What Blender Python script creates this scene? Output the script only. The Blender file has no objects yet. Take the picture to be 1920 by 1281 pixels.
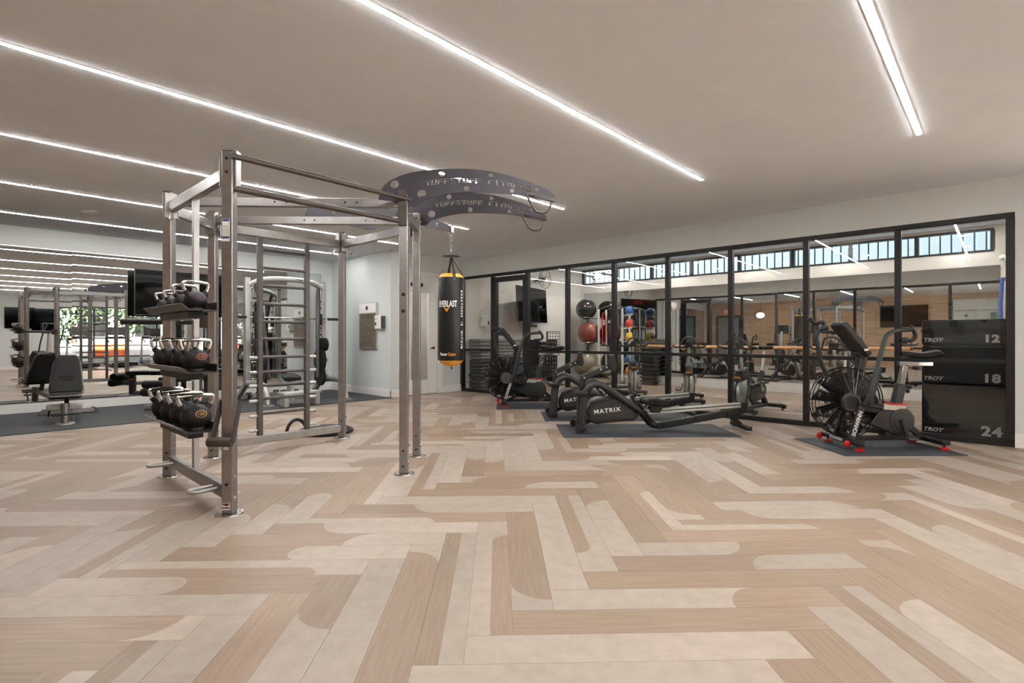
import bpy, bmesh, math, random
from mathutils import Vector, Matrix
random.seed(7)
PI = math.pi
R = math.radians
scene = bpy.context.scene
COL = scene.collection

# ------------------------------------------------------------------ camera
cam_d = bpy.data.cameras.new('camera')
cam_d.sensor_width = 36.0
cam_d.lens = 18.46
cam_d.shift_y = -0.0031
cam_d.clip_start = 0.05
cam_d.clip_end = 200
cam = bpy.data.objects.new('camera', cam_d)
COL.objects.link(cam)
cam.location = (0, 0, 1.15)
cam.rotation_euler = (R(90), 0, R(-47.06))
scene.camera = cam

# ------------------------------------------------------------------ sky, exposure
world = bpy.data.worlds.new('sky'); scene.world = world
world.use_nodes = True
wn = world.node_tree.nodes; wl = world.node_tree.links
bg = wn['Background']
sky = wn.new('ShaderNodeTexSky')
sky.sky_type = 'HOSEK_WILKIE'
sky.turbidity = 4.0
sky.ground_albedo = 0.4
sky.sun_direction = Vector((-0.35, 0.6, 0.85)).normalized()
wl.new(sky.outputs[0], bg.inputs[0])
bg.inputs[1].default_value = 9.0
sun_d = bpy.data.lights.new('sun', 'SUN'); sun_d.energy = 135.0; sun_d.angle = R(2); sun_d.color = (1.0, 0.96, 0.9)
sun = bpy.data.objects.new('sun', sun_d); COL.objects.link(sun)
sun.rotation_euler = Vector((0.35, -0.6, -0.85)).to_track_quat('-Z', 'Y').to_euler()
vs = scene.view_settings
vs.view_transform = 'Standard'
vs.look = 'None'
vs.gamma = 1.0
vs.use_curve_mapping = False
vs.exposure = 0.29
STRIP_POWER = 97.0     # radiance of the ceiling light lines
DOWN_POWER = 700.0      # radiance of the studio downlights
scene.cycles.max_bounces = 10
scene.cycles.diffuse_bounces = 5
scene.cycles.glossy_bounces = 5
scene.cycles.transparent_max_bounces = 14
scene.cycles.caustics_reflective = False
scene.cycles.caustics_refractive = False

# ------------------------------------------------------------------ materials
def srgb(r, g, b):
    def f(c):
        c /= 255.0
        return c / 12.92 if c <= 0.04045 else ((c + 0.055) / 1.055) ** 2.4
    return (f(r), f(g), f(b), 1.0)

MATS = {}
def mat(name, col, rough=0.5, metal=0.0, noise=0.04, scale=30.0, bump=0.0, coat=0.0, emit=None, spec=None):
    m = bpy.data.materials.new(name); m.use_nodes = True
    nt = m.node_tree; n = nt.nodes; l = nt.links
    p = n['Principled BSDF']
    p.inputs['Roughness'].default_value = rough
    p.inputs['Metallic'].default_value = metal
    if coat: p.inputs['Coat Weight'].default_value = coat
    if spec is not None: p.inputs['Specular IOR Level'].default_value = spec
    c = srgb(*col)
    if noise or bump:
        tc = n.new('ShaderNodeTexCoord'); nz = n.new('ShaderNodeTexNoise')
        nz.inputs['Scale'].default_value = scale; nz.inputs['Detail'].default_value = 4
        l.new(tc.outputs['Object'], nz.inputs['Vector'])
        rp = n.new('ShaderNodeValToRGB')
        lo = tuple(max(0, x * (1 - noise * 2)) for x in c[:3]) + (1,)
        hi = tuple(min(1, x * (1 + noise * 2)) for x in c[:3]) + (1,)
        rp.color_ramp.elements[0].position = 0.3; rp.color_ramp.elements[0].color = lo
        rp.color_ramp.elements[1].position = 0.7; rp.color_ramp.elements[1].color = hi
        l.new(nz.outputs['Fac'], rp.inputs[0]); l.new(rp.outputs[0], p.inputs['Base Color'])
        if bump:
            b = n.new('ShaderNodeBump'); b.inputs['Strength'].default_value = bump; b.inputs['Distance'].default_value = 0.01
            l.new(nz.outputs['Fac'], b.inputs['Height']); l.new(b.outputs[0], p.inputs['Normal'])
    else:
        p.inputs['Base Color'].default_value = c
    if emit:
        p.inputs['Emission Color'].default_value = c
        p.inputs['Emission Strength'].default_value = emit
    MATS[name] = m
    return m

def emission(name, col, s):
    m = bpy.data.materials.new(name); m.use_nodes = True
    n = m.node_tree.nodes; n.clear()
    e = n.new('ShaderNodeEmission'); o = n.new('ShaderNodeOutputMaterial')
    e.inputs[0].default_value = col; e.inputs[1].default_value = s
    m.node_tree.links.new(e.outputs[0], o.inputs[0])
    MATS[name] = m
    return m

def glass(name, tint=(0.93, 0.95, 0.95), refl=0.9):
    m = bpy.data.materials.new(name); m.use_nodes = True
    n = m.node_tree.nodes; l = m.node_tree.links; n.clear()
    o = n.new('ShaderNodeOutputMaterial'); mx = n.new('ShaderNodeMixShader')
    t = n.new('ShaderNodeBsdfTransparent'); g = n.new('ShaderNodeBsdfGlossy')
    fr = n.new('ShaderNodeLayerWeight'); fr.inputs[0].default_value = 0.5       # Schlick reflectance of a thin pane
    pw = n.new('ShaderNodeMath'); pw.operation = 'POWER'; pw.inputs[1].default_value = 5.0
    mu = n.new('ShaderNodeMath'); mu.operation = 'MULTIPLY_ADD'; mu.inputs[1].default_value = refl; mu.inputs[2].default_value = 0.075; mu.use_clamp = True
    l.new(fr.outputs['Facing'], pw.inputs[0])
    t.inputs[0].default_value = tint + (1,); g.inputs['Roughness'].default_value = 0.0
    l.new(pw.outputs[0], mu.inputs[0]); l.new(mu.outputs[0], mx.inputs[0])
    l.new(t.outputs[0], mx.inputs[1]); l.new(g.outputs[0], mx.inputs[2]); l.new(mx.outputs[0], o.inputs[0])
    MATS[name] = m
    return m

def plank_mat(name, c1, c2, c3, grain, rough):
    """wood or stone print laid along each plank's own UV, tone varied plank by plank"""
    m = bpy.data.materials.new(name); m.use_nodes = True
    nt = m.node_tree; n = nt.nodes; l = nt.links; p = n['Principled BSDF']
    p.inputs['Roughness'].default_value = rough
    uv = n.new('ShaderNodeUVMap'); oi = n.new('ShaderNodeObjectInfo')
    mul = n.new('ShaderNodeMath'); mul.operation = 'MULTIPLY'; mul.inputs[1].default_value = 57.0
    l.new(oi.outputs['Random'], mul.inputs[0])
    add = n.new('ShaderNodeVectorMath'); add.operation = 'ADD'
    cb = n.new('ShaderNodeCombineXYZ'); l.new(mul.outputs[0], cb.inputs[0]); l.new(mul.outputs[0], cb.inputs[1])
    l.new(uv.outputs[0], add.inputs[0]); l.new(cb.outputs[0], add.inputs[1])
    mp = n.new('ShaderNodeMapping'); l.new(add.outputs[0], mp.inputs['Vector'])
    mp.inputs['Scale'].default_value = (1.6, 26, 1) if grain else (5, 5, 1)
    nz = n.new('ShaderNodeTexNoise'); nz.inputs['Scale'].default_value = 2.2; nz.inputs['Detail'].default_value = 7; nz.inputs['Roughness'].default_value = 0.62
    l.new(mp.outputs[0], nz.inputs['Vector'])
    rp = n.new('ShaderNodeValToRGB'); e = rp.color_ramp.elements
    e[0].position = 0.28; e[0].color = srgb(*c1); e[1].position = 0.75; e[1].color = srgb(*c3)
    k = e.new(0.5); k.color = srgb(*c2)
    l.new(nz.outputs['Fac'], rp.inputs[0])
    # plank to plank tone
    nz2 = n.new('ShaderNodeTexNoise'); nz2.inputs['Scale'].default_value = 0.35; nz2.inputs['Detail'].default_value = 0
    l.new(add.outputs[0], nz2.inputs['Vector'])
    hs = n.new('ShaderNodeHueSaturation')
    mr = n.new('ShaderNodeMapRange'); mr.inputs['From Min'].default_value = 0.3; mr.inputs['From Max'].default_value = 0.7
    mr.inputs['To Min'].default_value = 0.86; mr.inputs['To Max'].default_value = 1.1
    l.new(nz2.outputs['Fac'], mr.inputs['Value']); l.new(mr.outputs[0], hs.inputs['Value'])
    l.new(rp.outputs[0], hs.inputs['Color']); l.new(hs.outputs[0], p.inputs['Base Color'])
    b = n.new('ShaderNodeBump'); b.inputs['Strength'].default_value = 0.06; b.inputs['Distance'].default_value = 0.004
    l.new(nz.outputs['Fac'], b.inputs['Height']); l.new(b.outputs[0], p.inputs['Normal'])
    MATS[name] = m
    return m

plank_mat('oak_print', (131, 110, 92), (142, 121, 102), (153, 132, 114), True, 0.42)
plank_mat('stone_print', (156, 142, 129), (164, 150, 137), (171, 158, 146), False, 0.45)
mat('subfloor', (120, 100, 82), 0.8)
mat('ceiling_paint', (240, 246, 255), 0.9, noise=0.01, scale=3)
mat('wall_paint', (212, 216, 215), 0.85, noise=0.01, scale=4)
mat('white_paint', (232, 230, 226), 0.55, noise=0.01)
mat('studio_paint', (226, 220, 212), 0.85, noise=0.01, scale=4)
mat('rubber', (58, 59, 62), 0.75, noise=0.25, scale=240, bump=0.1)
mat('mat_rubber', (52, 54, 60), 0.6, noise=0.2, scale=60, bump=0.05)
mat('steel', (150, 146, 144), 0.36, 0.75, noise=0.05, scale=14)
mat('silver_steel', (184, 184, 182), 0.38, 0.6, noise=0.03, scale=12)
mat('gunmetal', (86, 82, 82), 0.42, 0.5, noise=0.06, scale=18)
mat('plate_grey', (62, 59, 66), 0.5, 0.25, noise=0.05, scale=12)
mat('bronze_grey', (78, 70, 66), 0.45, 0.45, noise=0.06, scale=18)
mat('black_frame', (26, 27, 28), 0.4, 0.3, noise=0.1, scale=12)
mat('black_plastic', (19, 19, 20), 0.4, noise=0.1, scale=20)
mat('charcoal', (36, 38, 38), 0.45, noise=0.06, scale=20)
mat('black_gloss', (16, 16, 17), 0.12, noise=0.0, coat=0.4)
mat('screen', (4, 4, 4), 0.08, noise=0.0, spec=0.1)
mat('vinyl', (24, 23, 22), 0.45, noise=0.1, scale=30, bump=0.05, spec=0.2)
mat('bag_vinyl', (20, 20, 22), 0.36, noise=0.08, scale=20, bump=0.08)
mat('bag_yellow', (226, 160, 40), 0.45, noise=0.06)
mat('chrome', (225, 222, 218), 0.09, 1.0, noise=0.0)
mat('bolt_steel', (200, 198, 194), 0.25, 1.0, noise=0.0)
mat('aluminium', (196, 202, 196), 0.32, 0.8, noise=0.03, scale=10)
mat('rubber_black', (23, 23, 24), 0.5, noise=0.1, scale=60, bump=0.03)
mat('mirror', (226, 229, 228), 0.0, 1.0, noise=0.0)
mat('white_print', (232, 230, 226), 0.5, noise=0.0)
mat('grey_print', (176, 172, 168), 0.5, noise=0.0)
mat('dark_print', (44, 42, 40), 0.6, noise=0.0)
mat('blue_print', (46, 66, 130), 0.5, noise=0.0)
mat('red_plastic', (208, 34, 26), 0.35, noise=0.03)
mat('gold_print', (196, 140, 50), 0.5, noise=0.0)
mat('purple_print', (120, 92, 130), 0.5, noise=0.0)
mat('orange_print', (186, 92, 52), 0.5, noise=0.0)
mat('amber', (238, 150, 30), 0.4, noise=0.02)
mat('barre_wood', (206, 152, 96), 0.42, noise=0.08, scale=8)
mat('paper_white', (238, 238, 234), 0.6, noise=0.0)
mat('plaque_bronze', (126, 116, 100), 0.5, 0.4, noise=0.22, scale=28, bump=0.15)
mat('grey_cushion', (112, 110, 106), 0.6, noise=0.06)
mat('ball_black', (40, 44, 44), 0.16, noise=0.03)
mat('ball_red', (128, 66, 58), 0.26, noise=0.05)
mat('ball_grey', (134, 124, 104), 0.26, noise=0.05)
mat('med_blue', (52, 98, 160), 0.45, noise=0.05)
mat('med_red', (206, 52, 36), 0.45, noise=0.05)
mat('med_yellow', (226, 186, 56), 0.45, noise=0.05)
mat('med_orange', (226, 130, 34), 0.45, noise=0.05)
mat('band_blue', (58, 92, 170), 0.5, noise=0.04)
mat('dark_grey_cabinet', (92, 92, 94), 0.5, noise=0.03)
mat('leaf', (34, 52, 20), 0.6, noise=0.3, scale=6)
mat('trunk', (120, 106, 90), 0.8, noise=0.2)
mat('render_pale', (130, 138, 132), 0.8, noise=0.03)
mat('barrier_orange', (226, 96, 40), 0.5, noise=0.03)
mat('paving', (206, 200, 190), 0.9, noise=0.06)
mat('corrugated', (44, 55, 62), 0.55, 0.0, noise=0.03)
mat('door_dark', (58, 50, 44), 0.5, noise=0.08)
mat('book_green', (70, 120, 92), 0.6, noise=0.05)
mat('teal', (96, 176, 156), 0.7, noise=0.05)
emission('strip_glow', (1.0, 0.985, 0.965, 1), STRIP_POWER)
emission('lamp_glow', (1.0, 0.97, 0.92, 1), DOWN_POWER)
emission('globe_glow', (1.0, 0.86, 0.66, 1), 6.0)
emission('exit_red', (1.0, 0.06, 0.03, 1), 1.6)
glass('pane_glass')
glass('window_glass', (0.96, 0.98, 0.97), 0.8)

def wood_wall():
    m = mat('oak_panel', (196, 160, 128), 0.5)
    nt = m.node_tree; n = nt.nodes; l = nt.links; p = n['Principled BSDF']
    tc = n.new('ShaderNodeTexCoord'); mp = n.new('ShaderNodeMapping'); nz = n.new('ShaderNodeTexNoise')
    mp.inputs['Scale'].default_value = (6, 0.8, 14); nz.inputs['Scale'].default_value = 1.6; nz.inputs['Detail'].default_value = 6
    l.new(tc.outputs['Object'], mp.inputs[0]); l.new(mp.outputs[0], nz.inputs['Vector'])
    rp = n.new('ShaderNodeValToRGB'); rp.color_ramp.elements[0].position = 0.3; rp.color_ramp.elements[1].position = 0.72
    rp.color_ramp.elements[0].color = srgb(176, 138, 106); rp.color_ramp.elements[1].color = srgb(212, 178, 146)
    l.new(nz.outputs['Fac'], rp.inputs[0]); l.new(rp.outputs[0], p.inputs['Base Color'])
wood_wall()

# ------------------------------------------------------------------ mesh builder
class MB:
    def __init__(s): s.v = []; s.f = []; s.m = []
    def add(s, vs, fs, mi=0):
        b = len(s.v); s.v += [Vector(x) for x in vs]
        for f in fs: s.f.append([b + i for i in f]); s.m.append(mi)
        return s
    def box(s, a, b, mi=0):
        x0, y0, z0 = a; x1, y1, z1 = b
        return s.add([(x0, y0, z0), (x1, y0, z0), (x1, y1, z0), (x0, y1, z0), (x0, y0, z1), (x1, y0, z1), (x1, y1, z1), (x0, y1, z1)],
                     [(3, 2, 1, 0), (4, 5, 6, 7), (0, 1, 5, 4), (1, 2, 6, 5), (2, 3, 7, 6), (3, 0, 4, 7)], mi)
    def cbox(s, c, size, rz=0, mi=0, M=None):
        hx, hy, hz = [q / 2 for q in size]
        T = Matrix.Translation(Vector(c)) @ Matrix.Rotation(rz, 4, 'Z')
        if M is not None: T = Matrix.Translation(Vector(c)) @ M.to_4x4()
        vs = [T @ Vector(q) for q in ((-hx, -hy, -hz), (hx, -hy, -hz), (hx, hy, -hz), (-hx, hy, -hz), (-hx, -hy, hz), (hx, -hy, hz), (hx, hy, hz), (-hx, hy, hz))]
        return s.add(vs, [(3, 2, 1, 0), (4, 5, 6, 7), (0, 1, 5, 4), (1, 2, 6, 5), (2, 3, 7, 6), (3, 0, 4, 7)], mi)
    def beam(s, p, q, w, h, mi=0, up=(0, 0, 1)):
        p = Vector(p); q = Vector(q); d = (q - p).normalized(); u = Vector(up)
        if abs(d.dot(u)) > 0.98: u = Vector((0, 1, 0))
        side = d.cross(u).normalized(); u = side.cross(d).normalized()
        a = side * w / 2; b = u * h / 2
        vs = [p - a - b, p + a - b, p + a + b, p - a + b, q - a - b, q + a - b, q + a + b, q - a + b]
        return s.add(vs, [(0, 1, 2, 3), (7, 6, 5, 4), (0, 4, 5, 1), (1, 5, 6, 2), (2, 6, 7, 3), (3, 7, 4, 0)], mi)
    def tube(s, pts, r, n=10, mi=0, closed=False, flat=1.0):
        pts = [Vector(p) for p in pts]; k = len(pts)
        rs = r if isinstance(r, (list, tuple)) else [r] * k
        rings = []; prev = None
        for i, p in enumerate(pts):
            if closed: t = (pts[(i + 1) % k] - pts[i - 1])
            elif i == 0: t = pts[1] - p
            elif i == k - 1: t = p - pts[-2]
            else: t = (pts[i + 1] - p).normalized() + (p - pts[i - 1]).normalized()
            t.normalize()
            if prev is None:
                a = Vector((0, 0, 1)) if abs(t.z) < 0.9 else Vector((0, 1, 0))
                nn = t.cross(a).normalized()
            else:
                nn = (prev - t * prev.dot(t)).normalized()
            prev = nn; bb = t.cross(nn)
            rings.append([p + (nn * math.cos(2 * PI * j / n) + bb * math.sin(2 * PI * j / n) * flat) * rs[i] for j in range(n)])
        vs = [v for g in rings for v in g]; fs = []
        for i in range(k if closed else k - 1):
            a = i * n; b = ((i + 1) % k) * n
            for j in range(n): fs.append((a + j, a + (j + 1) % n, b + (j + 1) % n, b + j))
        if not closed:
            fs.append(tuple(range(n))[::-1]); fs.append(tuple((k - 1) * n + j for j in range(n)))
        return s.add(vs, fs, mi)
    def cyl(s, p, q, r, n=16, mi=0): return s.tube([p, q], r, n, mi)
    def lathe(s, prof, n=24, c=(0, 0, 0), axis='Z', mi=0, mis=None):
        c = Vector(c); vs = []; k = len(prof)
        for r_, z in prof:
            for j in range(n):
                a = 2 * PI * j / n; x, y = r_ * math.cos(a), r_ * math.sin(a)
                if axis == 'Z': q = Vector((x, y, z))
                elif axis == 'X': q = Vector((z, x, y))
                else: q = Vector((y, z, x))
                vs.append(c + q)
        b = len(s.v); s.v += vs
        for i in range(k - 1):
            for j in range(n):
                s.f.append([b + i * n + j, b + i * n + (j + 1) % n, b + (i + 1) * n + (j + 1) % n, b + (i + 1) * n + j])
                s.m.append(mis[i] if mis else mi)
        if prof[0][0] > 1e-4: s.f.append([b + j for j in range(n)][::-1]); s.m.append(mis[0] if mis else mi)
        if prof[-1][0] > 1e-4: s.f.append([b + (k - 1) * n + j for j in range(n)]); s.m.append(mis[-1] if mis else mi)
        return s
    def ball(s, c, r, n=24, sc=(1, 1, 1), mi=0):
        k = n // 2; prof = [(r * math.sin(PI * i / k), -r * math.cos(PI * i / k)) for i in range(k + 1)]
        prof[0] = (1e-5, -r); prof[-1] = (1e-5, r)
        b = len(s.v); s.lathe(prof, n, (0, 0, 0), 'Z', mi)
        for i in range(b, len(s.v)):
            v = s.v[i]; s.v[i] = Vector((v.x * sc[0] + c[0], v.y * sc[1] + c[1], v.z * sc[2] + c[2]))
        return s
    def prism(s, poly, t0, t1, plane='XZ', mi=0):
        """poly: 2D points; extruded along the third axis from t0 to t1"""
        def P(a, b, t): return (a, t, b) if plane == 'XZ' else ((t, a, b) if plane == 'YZ' else (a, b, t))
        n = len(poly)
        vs = [P(a, b, t0) for a, b in poly] + [P(a, b, t1) for a, b in poly]
        fs = [tuple(range(n)), tuple(range(2 * n - 1, n - 1, -1))]
        for i in range(n): fs.append((i, i + n, (i + 1) % n + n, (i + 1) % n))
        return s.add(vs, fs, mi)
    def map(s, fn):
        s.v = [Vector(fn(v)) for v in s.v]; return s

def link(o): COL.objects.link(o); return o

def finish(me, mats, smooth=True, ang=38):
    for m in (mats if isinstance(mats, (list, tuple)) else [mats]): me.materials.append(MATS[m])
    bm = bmesh.new(); bm.from_mesh(me)
    bmesh.ops.recalc_face_normals(bm, faces=bm.faces)
    bm.to_mesh(me); bm.free()
    if smooth:
        me.polygons.foreach_set('use_smooth', [True] * len(me.polygons))
        me.set_sharp_from_angle(angle=R(ang))
    me.update()

SPLIT = {'bolt', 'bolt_hole', 'collar', 'wheel', 'foot_pad', 'crank_arm', 'strap', 'rivet', 'rear_strut', 'lamp_head', 'hook_bar', 'wire_handle', 'roller_arm', 'pad_groove', 'front_fork', 'console_post', 'foot', 'window', 'tip_bar'}
def islands(mb):
    par = list(range(len(mb.v)))
    def find(a):
        while par[a] != a: par[a] = par[par[a]]; a = par[a]
        return a
    for f in mb.f:
        for i in f[1:]: par[find(i)] = find(f[0])
    groups = {}
    for f, m in zip(mb.f, mb.m): groups.setdefault(find(f[0]), []).append((f, m))
    out = []
    for g in groups.values():
        idx = {}; q = MB()
        for f, m in g:
            q.f.append([idx.setdefault(i, len(idx)) for i in f]); q.m.append(m)
        q.v = [mb.v[i] for i in idx]; out.append(q)
    return out
def build(name, mb, mats, parent=None, world=False, bevel=0.0, smooth=True, label=None):
    if name in SPLIT and parent is not None:
        parts = islands(mb)
        if len(parts) > 1:
            return [build1(name, q, mats, parent, world, bevel, smooth, label) for q in parts][0]
    return build1(name, mb, mats, parent, world, bevel, smooth, label)
def build1(name, mb, mats, parent=None, world=False, bevel=0.0, smooth=True, label=None):
    vs = mb.v
    if world and parent is not None:
        inv = xf(parent).inverted(); vs = [inv @ v for v in vs]
    me = bpy.data.meshes.new(name)
    me.from_pydata([tuple(v) for v in vs], [], mb.f)
    me.polygons.foreach_set('material_index', mb.m)
    finish(me, mats, smooth)
    o = link(bpy.data.objects.new(name, me))
    if parent is not None: o.parent = parent
    if bevel:
        b = o.modifiers.new('bevel', 'BEVEL'); b.width = bevel; b.segments = 2; b.limit_method = 'ANGLE'; b.angle_limit = R(40)
    if label: o['label'] = label
    return o

def xf(o):
    m = Matrix.Translation(o.location) @ o.rotation_euler.to_matrix().to_4x4()
    return xf(o.parent) @ m if o.parent else m

def tag(o, label, cat, group=None, kind=None):
    o['label'] = label; o['category'] = cat
    if group: o['group'] = group
    if kind: o['kind'] = kind
    return o

def thing(name, label, cat, loc=(0, 0, 0), rz=0.0, group=None):
    o = link(bpy.data.objects.new(name, None)); o.empty_display_size = 0.1
    o.location = loc; o.rotation_euler = (0, 0, rz)
    return tag(o, label, cat, group)

def struct(name, mb=None, mats=None, label=None, parent=None, bevel=0.0):
    if mb is None: o = link(bpy.data.objects.new(name, None))
    else: o = build(name, mb, mats, parent, bevel=bevel)
    if parent is None: o['kind'] = 'structure'
    if label: o['label'] = label
    return o

def copy_tree(o, parent=None, loc=None, rz=None, label=None, group=None):
    c = o.copy(); link(c)
    if parent is not None: c.parent = parent
    if loc is not None: c.location = loc
    if rz is not None: c.rotation_euler = (0, 0, rz)
    if label: c['label'] = label
    if group: c['group'] = group
    for ch in list(o.children): copy_tree(ch, c)
    return c

def text_mesh(name, s, size, bold=0.0, shear=0.0, extrude=0.001, sx=1.0, align='CENTER', spacing=1.0):
    cu = bpy.data.curves.new('lettering', 'FONT'); cu.body = s; cu.size = size
    cu.offset = bold; cu.shear = shear; cu.extrude = extrude; cu.align_x = align; cu.align_y = 'CENTER'
    cu.space_character = spacing; cu.resolution_u = 3
    ob = bpy.data.objects.new('lettering', cu); link(ob)
    bpy.context.view_layer.update()
    me = bpy.data.meshes.new_from_object(ob)
    bpy.data.objects.remove(ob); me.name = name
    if sx != 1.0:
        for v in me.vertices: v.co.x *= sx
    return me

def lettering(name, s, size, m, parent, M=None, fn=None, **kw):
    """printed lettering; M places the text plane (x right, y up, z out) in the parent's space"""
    me = text_mesh(name, s, size, **kw)
    for v in me.vertices:
        v.co = Vector(fn(v.co)) if fn else M @ v.co
    me.materials.clear(); me.materials.append(MATS[m])
    o = link(bpy.data.objects.new(name, me))
    if parent is not None: o.parent = parent
    return o

def frame_m(o, x, y):
    """matrix with origin o, x axis, y axis (z = x cross y)"""
    x = Vector(x).normalized(); y = Vector(y).normalized(); z = x.cross(y)
    return Matrix(((x.x, y.x, z.x, o[0]), (x.y, y.y, z.y, o[1]), (x.z, y.z, z.z, o[2]), (0, 0, 0, 1)))

def arc(c, r, a0, a1, n=8):
    return [(c[0] + r * math.cos(R(a0 + (a1 - a0) * i / n)), c[1] + r * math.sin(R(a0 + (a1 - a0) * i / n))) for i in range(n + 1)]

def smooth_path(pts, n=5):
    """Catmull-Rom through 3D points"""
    P = [Vector(p) for p in pts]; out = []
    for i in range(len(P) - 1):
        p0 = P[max(i - 1, 0)]; p1 = P[i]; p2 = P[i + 1]; p3 = P[min(i + 2, len(P) - 1)]
        for k in range(n):
            t = k / n
            out.append(0.5 * ((2 * p1) + (p2 - p0) * t + (2 * p0 - 5 * p1 + 4 * p2 - p3) * t * t + (3 * p1 - p0 - 3 * p2 + p3) * t ** 3))
    out.append(P[-1])
    return out
# ================================================================== THE SETTING
GX0, GX1, GY0, GY1, GH = -2.0, 7.66, -5.2, 10.95, 2.86       # gym
SX1, SY0, SY1, SH = 12.1, -0.12, 8.62, 3.08                  # glazed studio
RUB = 8.56                                                   # front edge of rubber strip

def B(*bs):
    m = MB()
    for a, b in bs: m.box(a, b)
    return m

floor = struct('floor', B(((GX0, GY0, -0.12), (SX1 + 0.1, GY1, -0.004))), 'subfloor', 'pale oak and stone look plank floor laid in a herringbone')
struct('ceiling', B(((GX0, GY0, GH), (GX1, GY1, GH + 0.24))), 'ceiling_paint', 'flat warm white gym ceiling')
struct('ceiling_studio', B(((GX1 + 0.12, SY0 - 0.1, SH), (SX1 + 0.1, SY1 + 0.1, SH + 0.1))), 'ceiling_paint', 'white ceiling of the glazed studio')
struct('wall_left', B(((GX0 - 0.1, GY1, 0), (5.95, GY1 + 0.1, GH))), 'wall_paint', 'pale grey wall behind the long mirror')
struct('wall_corner', B(((5.85, 8.76, 0), (5.95, GY1, GH))), 'wall_paint', 'pale grey side wall carrying the bronze plaque')
wd = struct('wall_door', B(((5.85, 8.66, 0), (6.12, 8.76, GH)), ((7.02, 8.66, 0), (GX1, 8.76, GH)), ((6.12, 8.66, 2.42), (7.02, 8.76, GH))), 'wall_paint', 'pale grey wall around the white glazed door')
struct('wall_corridor', B(((5.95, 9.9, 0), (7.7, 10.0, 2.7)), ((7.7, 8.76, 0), (7.76, 10.0, 2.7)), ((5.95, 8.76, 2.7), (7.76, 10.0, 2.8))), 'studio_paint', 'beige passage behind the white glazed door')
struct('wall_right', B(((GX1, -0.11, 2.485), (GX1 + 0.12, 8.76, SH)), ((GX1, -0.9, 0), (GX1 + 0.12, -0.11, SH)), ((GX1, GY0, 0), (GX1 + 0.12, -4.9, SH)), ((GX1, -4.9, 0), (GX1 + 0.12, -0.9, 0.1)), ((GX1, -4.9, 2.6), (GX1 + 0.12, -0.9, SH))), 'wall_paint', 'pale grey wall above and beside the black glazed partition')
struct('wall_studio_glass', B(((GX1 + 0.121, -0.11, 2.485), (GX1 + 0.13, SY1, SH)), ((GX1 + 0.121, SY0, 0), (GX1 + 0.13, -0.11, SH))), 'studio_paint', 'white studio side of the wall above the glazed partition')
struct('wall_rear', B(((GX0 - 0.1, GY0, 0), (GX0, GY1, GH))), 'oak_panel', 'oak panelled rear wall seen in the studio mirror')
WX0, WX1, WZ0, WZ1 = 2.95, 7.35, 0.35, 2.42
struct('wall_window', B(((GX0 - 0.1, GY0 - 0.1, 0), (WX0, GY0, GH)), ((WX1, GY0 - 0.1, 0), (GX1 + 0.12, GY0, GH)), ((WX0, GY0 - 0.1, 0), (WX1, GY0, WZ0)), ((WX0, GY0 - 0.1, WZ1), (WX1, GY0, GH))), 'wall_paint', 'grey wall with street windows seen in the long mirror')
struct('wall_studio_left', B(((GX1 + 0.1, SY1, 0), (SX1 + 0.1, SY1 + 0.1, SH))), 'studio_paint', 'white studio wall carrying the television')
CZ0, CZ1, CY0, CY1 = 2.63, 3.03, 0.08, 8.56
struct('wall_studio_far', B(((SX1, SY0, 0), (SX1 + 0.1, SY1, CZ0)), ((SX1, SY0, CZ1), (SX1 + 0.1, SY1, SH)), ((SX1, SY0, CZ0), (SX1 + 0.1, CY0, CZ1)), ((SX1, CY1, CZ0), (SX1 + 0.1, SY1, CZ1))), 'studio_paint', 'white studio wall below the strip of high windows')
struct('wall_studio_end', B(((GX1 + 0.12, SY0 - 0.1, 0), (SX1 + 0.1, SY0, SH))), 'studio_paint', 'white end wall of the glazed studio')

# ---- baseboards
def skirt(side, a, b, h=0.15):
    m = MB().box((a[0], a[1], 0), (b[0], b[1], h - 0.02))
    return struct('baseboard_' + side, m, 'white_paint', 'white baseboard', bevel=0.003)
skirt('left', (GX0, GY1 - 0.02, 0), (5.83, GY1, 0), 0.17)
skirt('corner', (5.83, 8.64, 0), (5.85, GY1, 0), 0.17)
skirt('door', (5.83, 8.64, 0), (6.03, 8.66, 0), 0.17)
skirt('alcove', (7.14, 8.64, 0), (GX1, 8.66, 0), 0.17)
skirt('right', (GX1 - 0.02, GY0, 0), (GX1, -0.11, 0), 0.17)
skirt('studio_left', (GX1 + 0.1, SY1 - 0.02, 0), (SX1, SY1, 0), 0.17)
skirt('studio_far', (SX1 - 0.02, SY0, 0), (SX1, SY1, 0), 0.2)
skirt('window', (GX0, GY0, 0), (GX1, GY0 + 0.02, 0), 0.15)

# ---- rubber strip floor along the mirror
tag(build('rubber_flooring', MB().box((GX0, RUB, 0.001), (5.83, GY1 - 0.02, 0.009)), 'rubber'), 'dark grey rubber strip of flooring along the long mirror', 'rubber floor', kind='structure')

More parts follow.
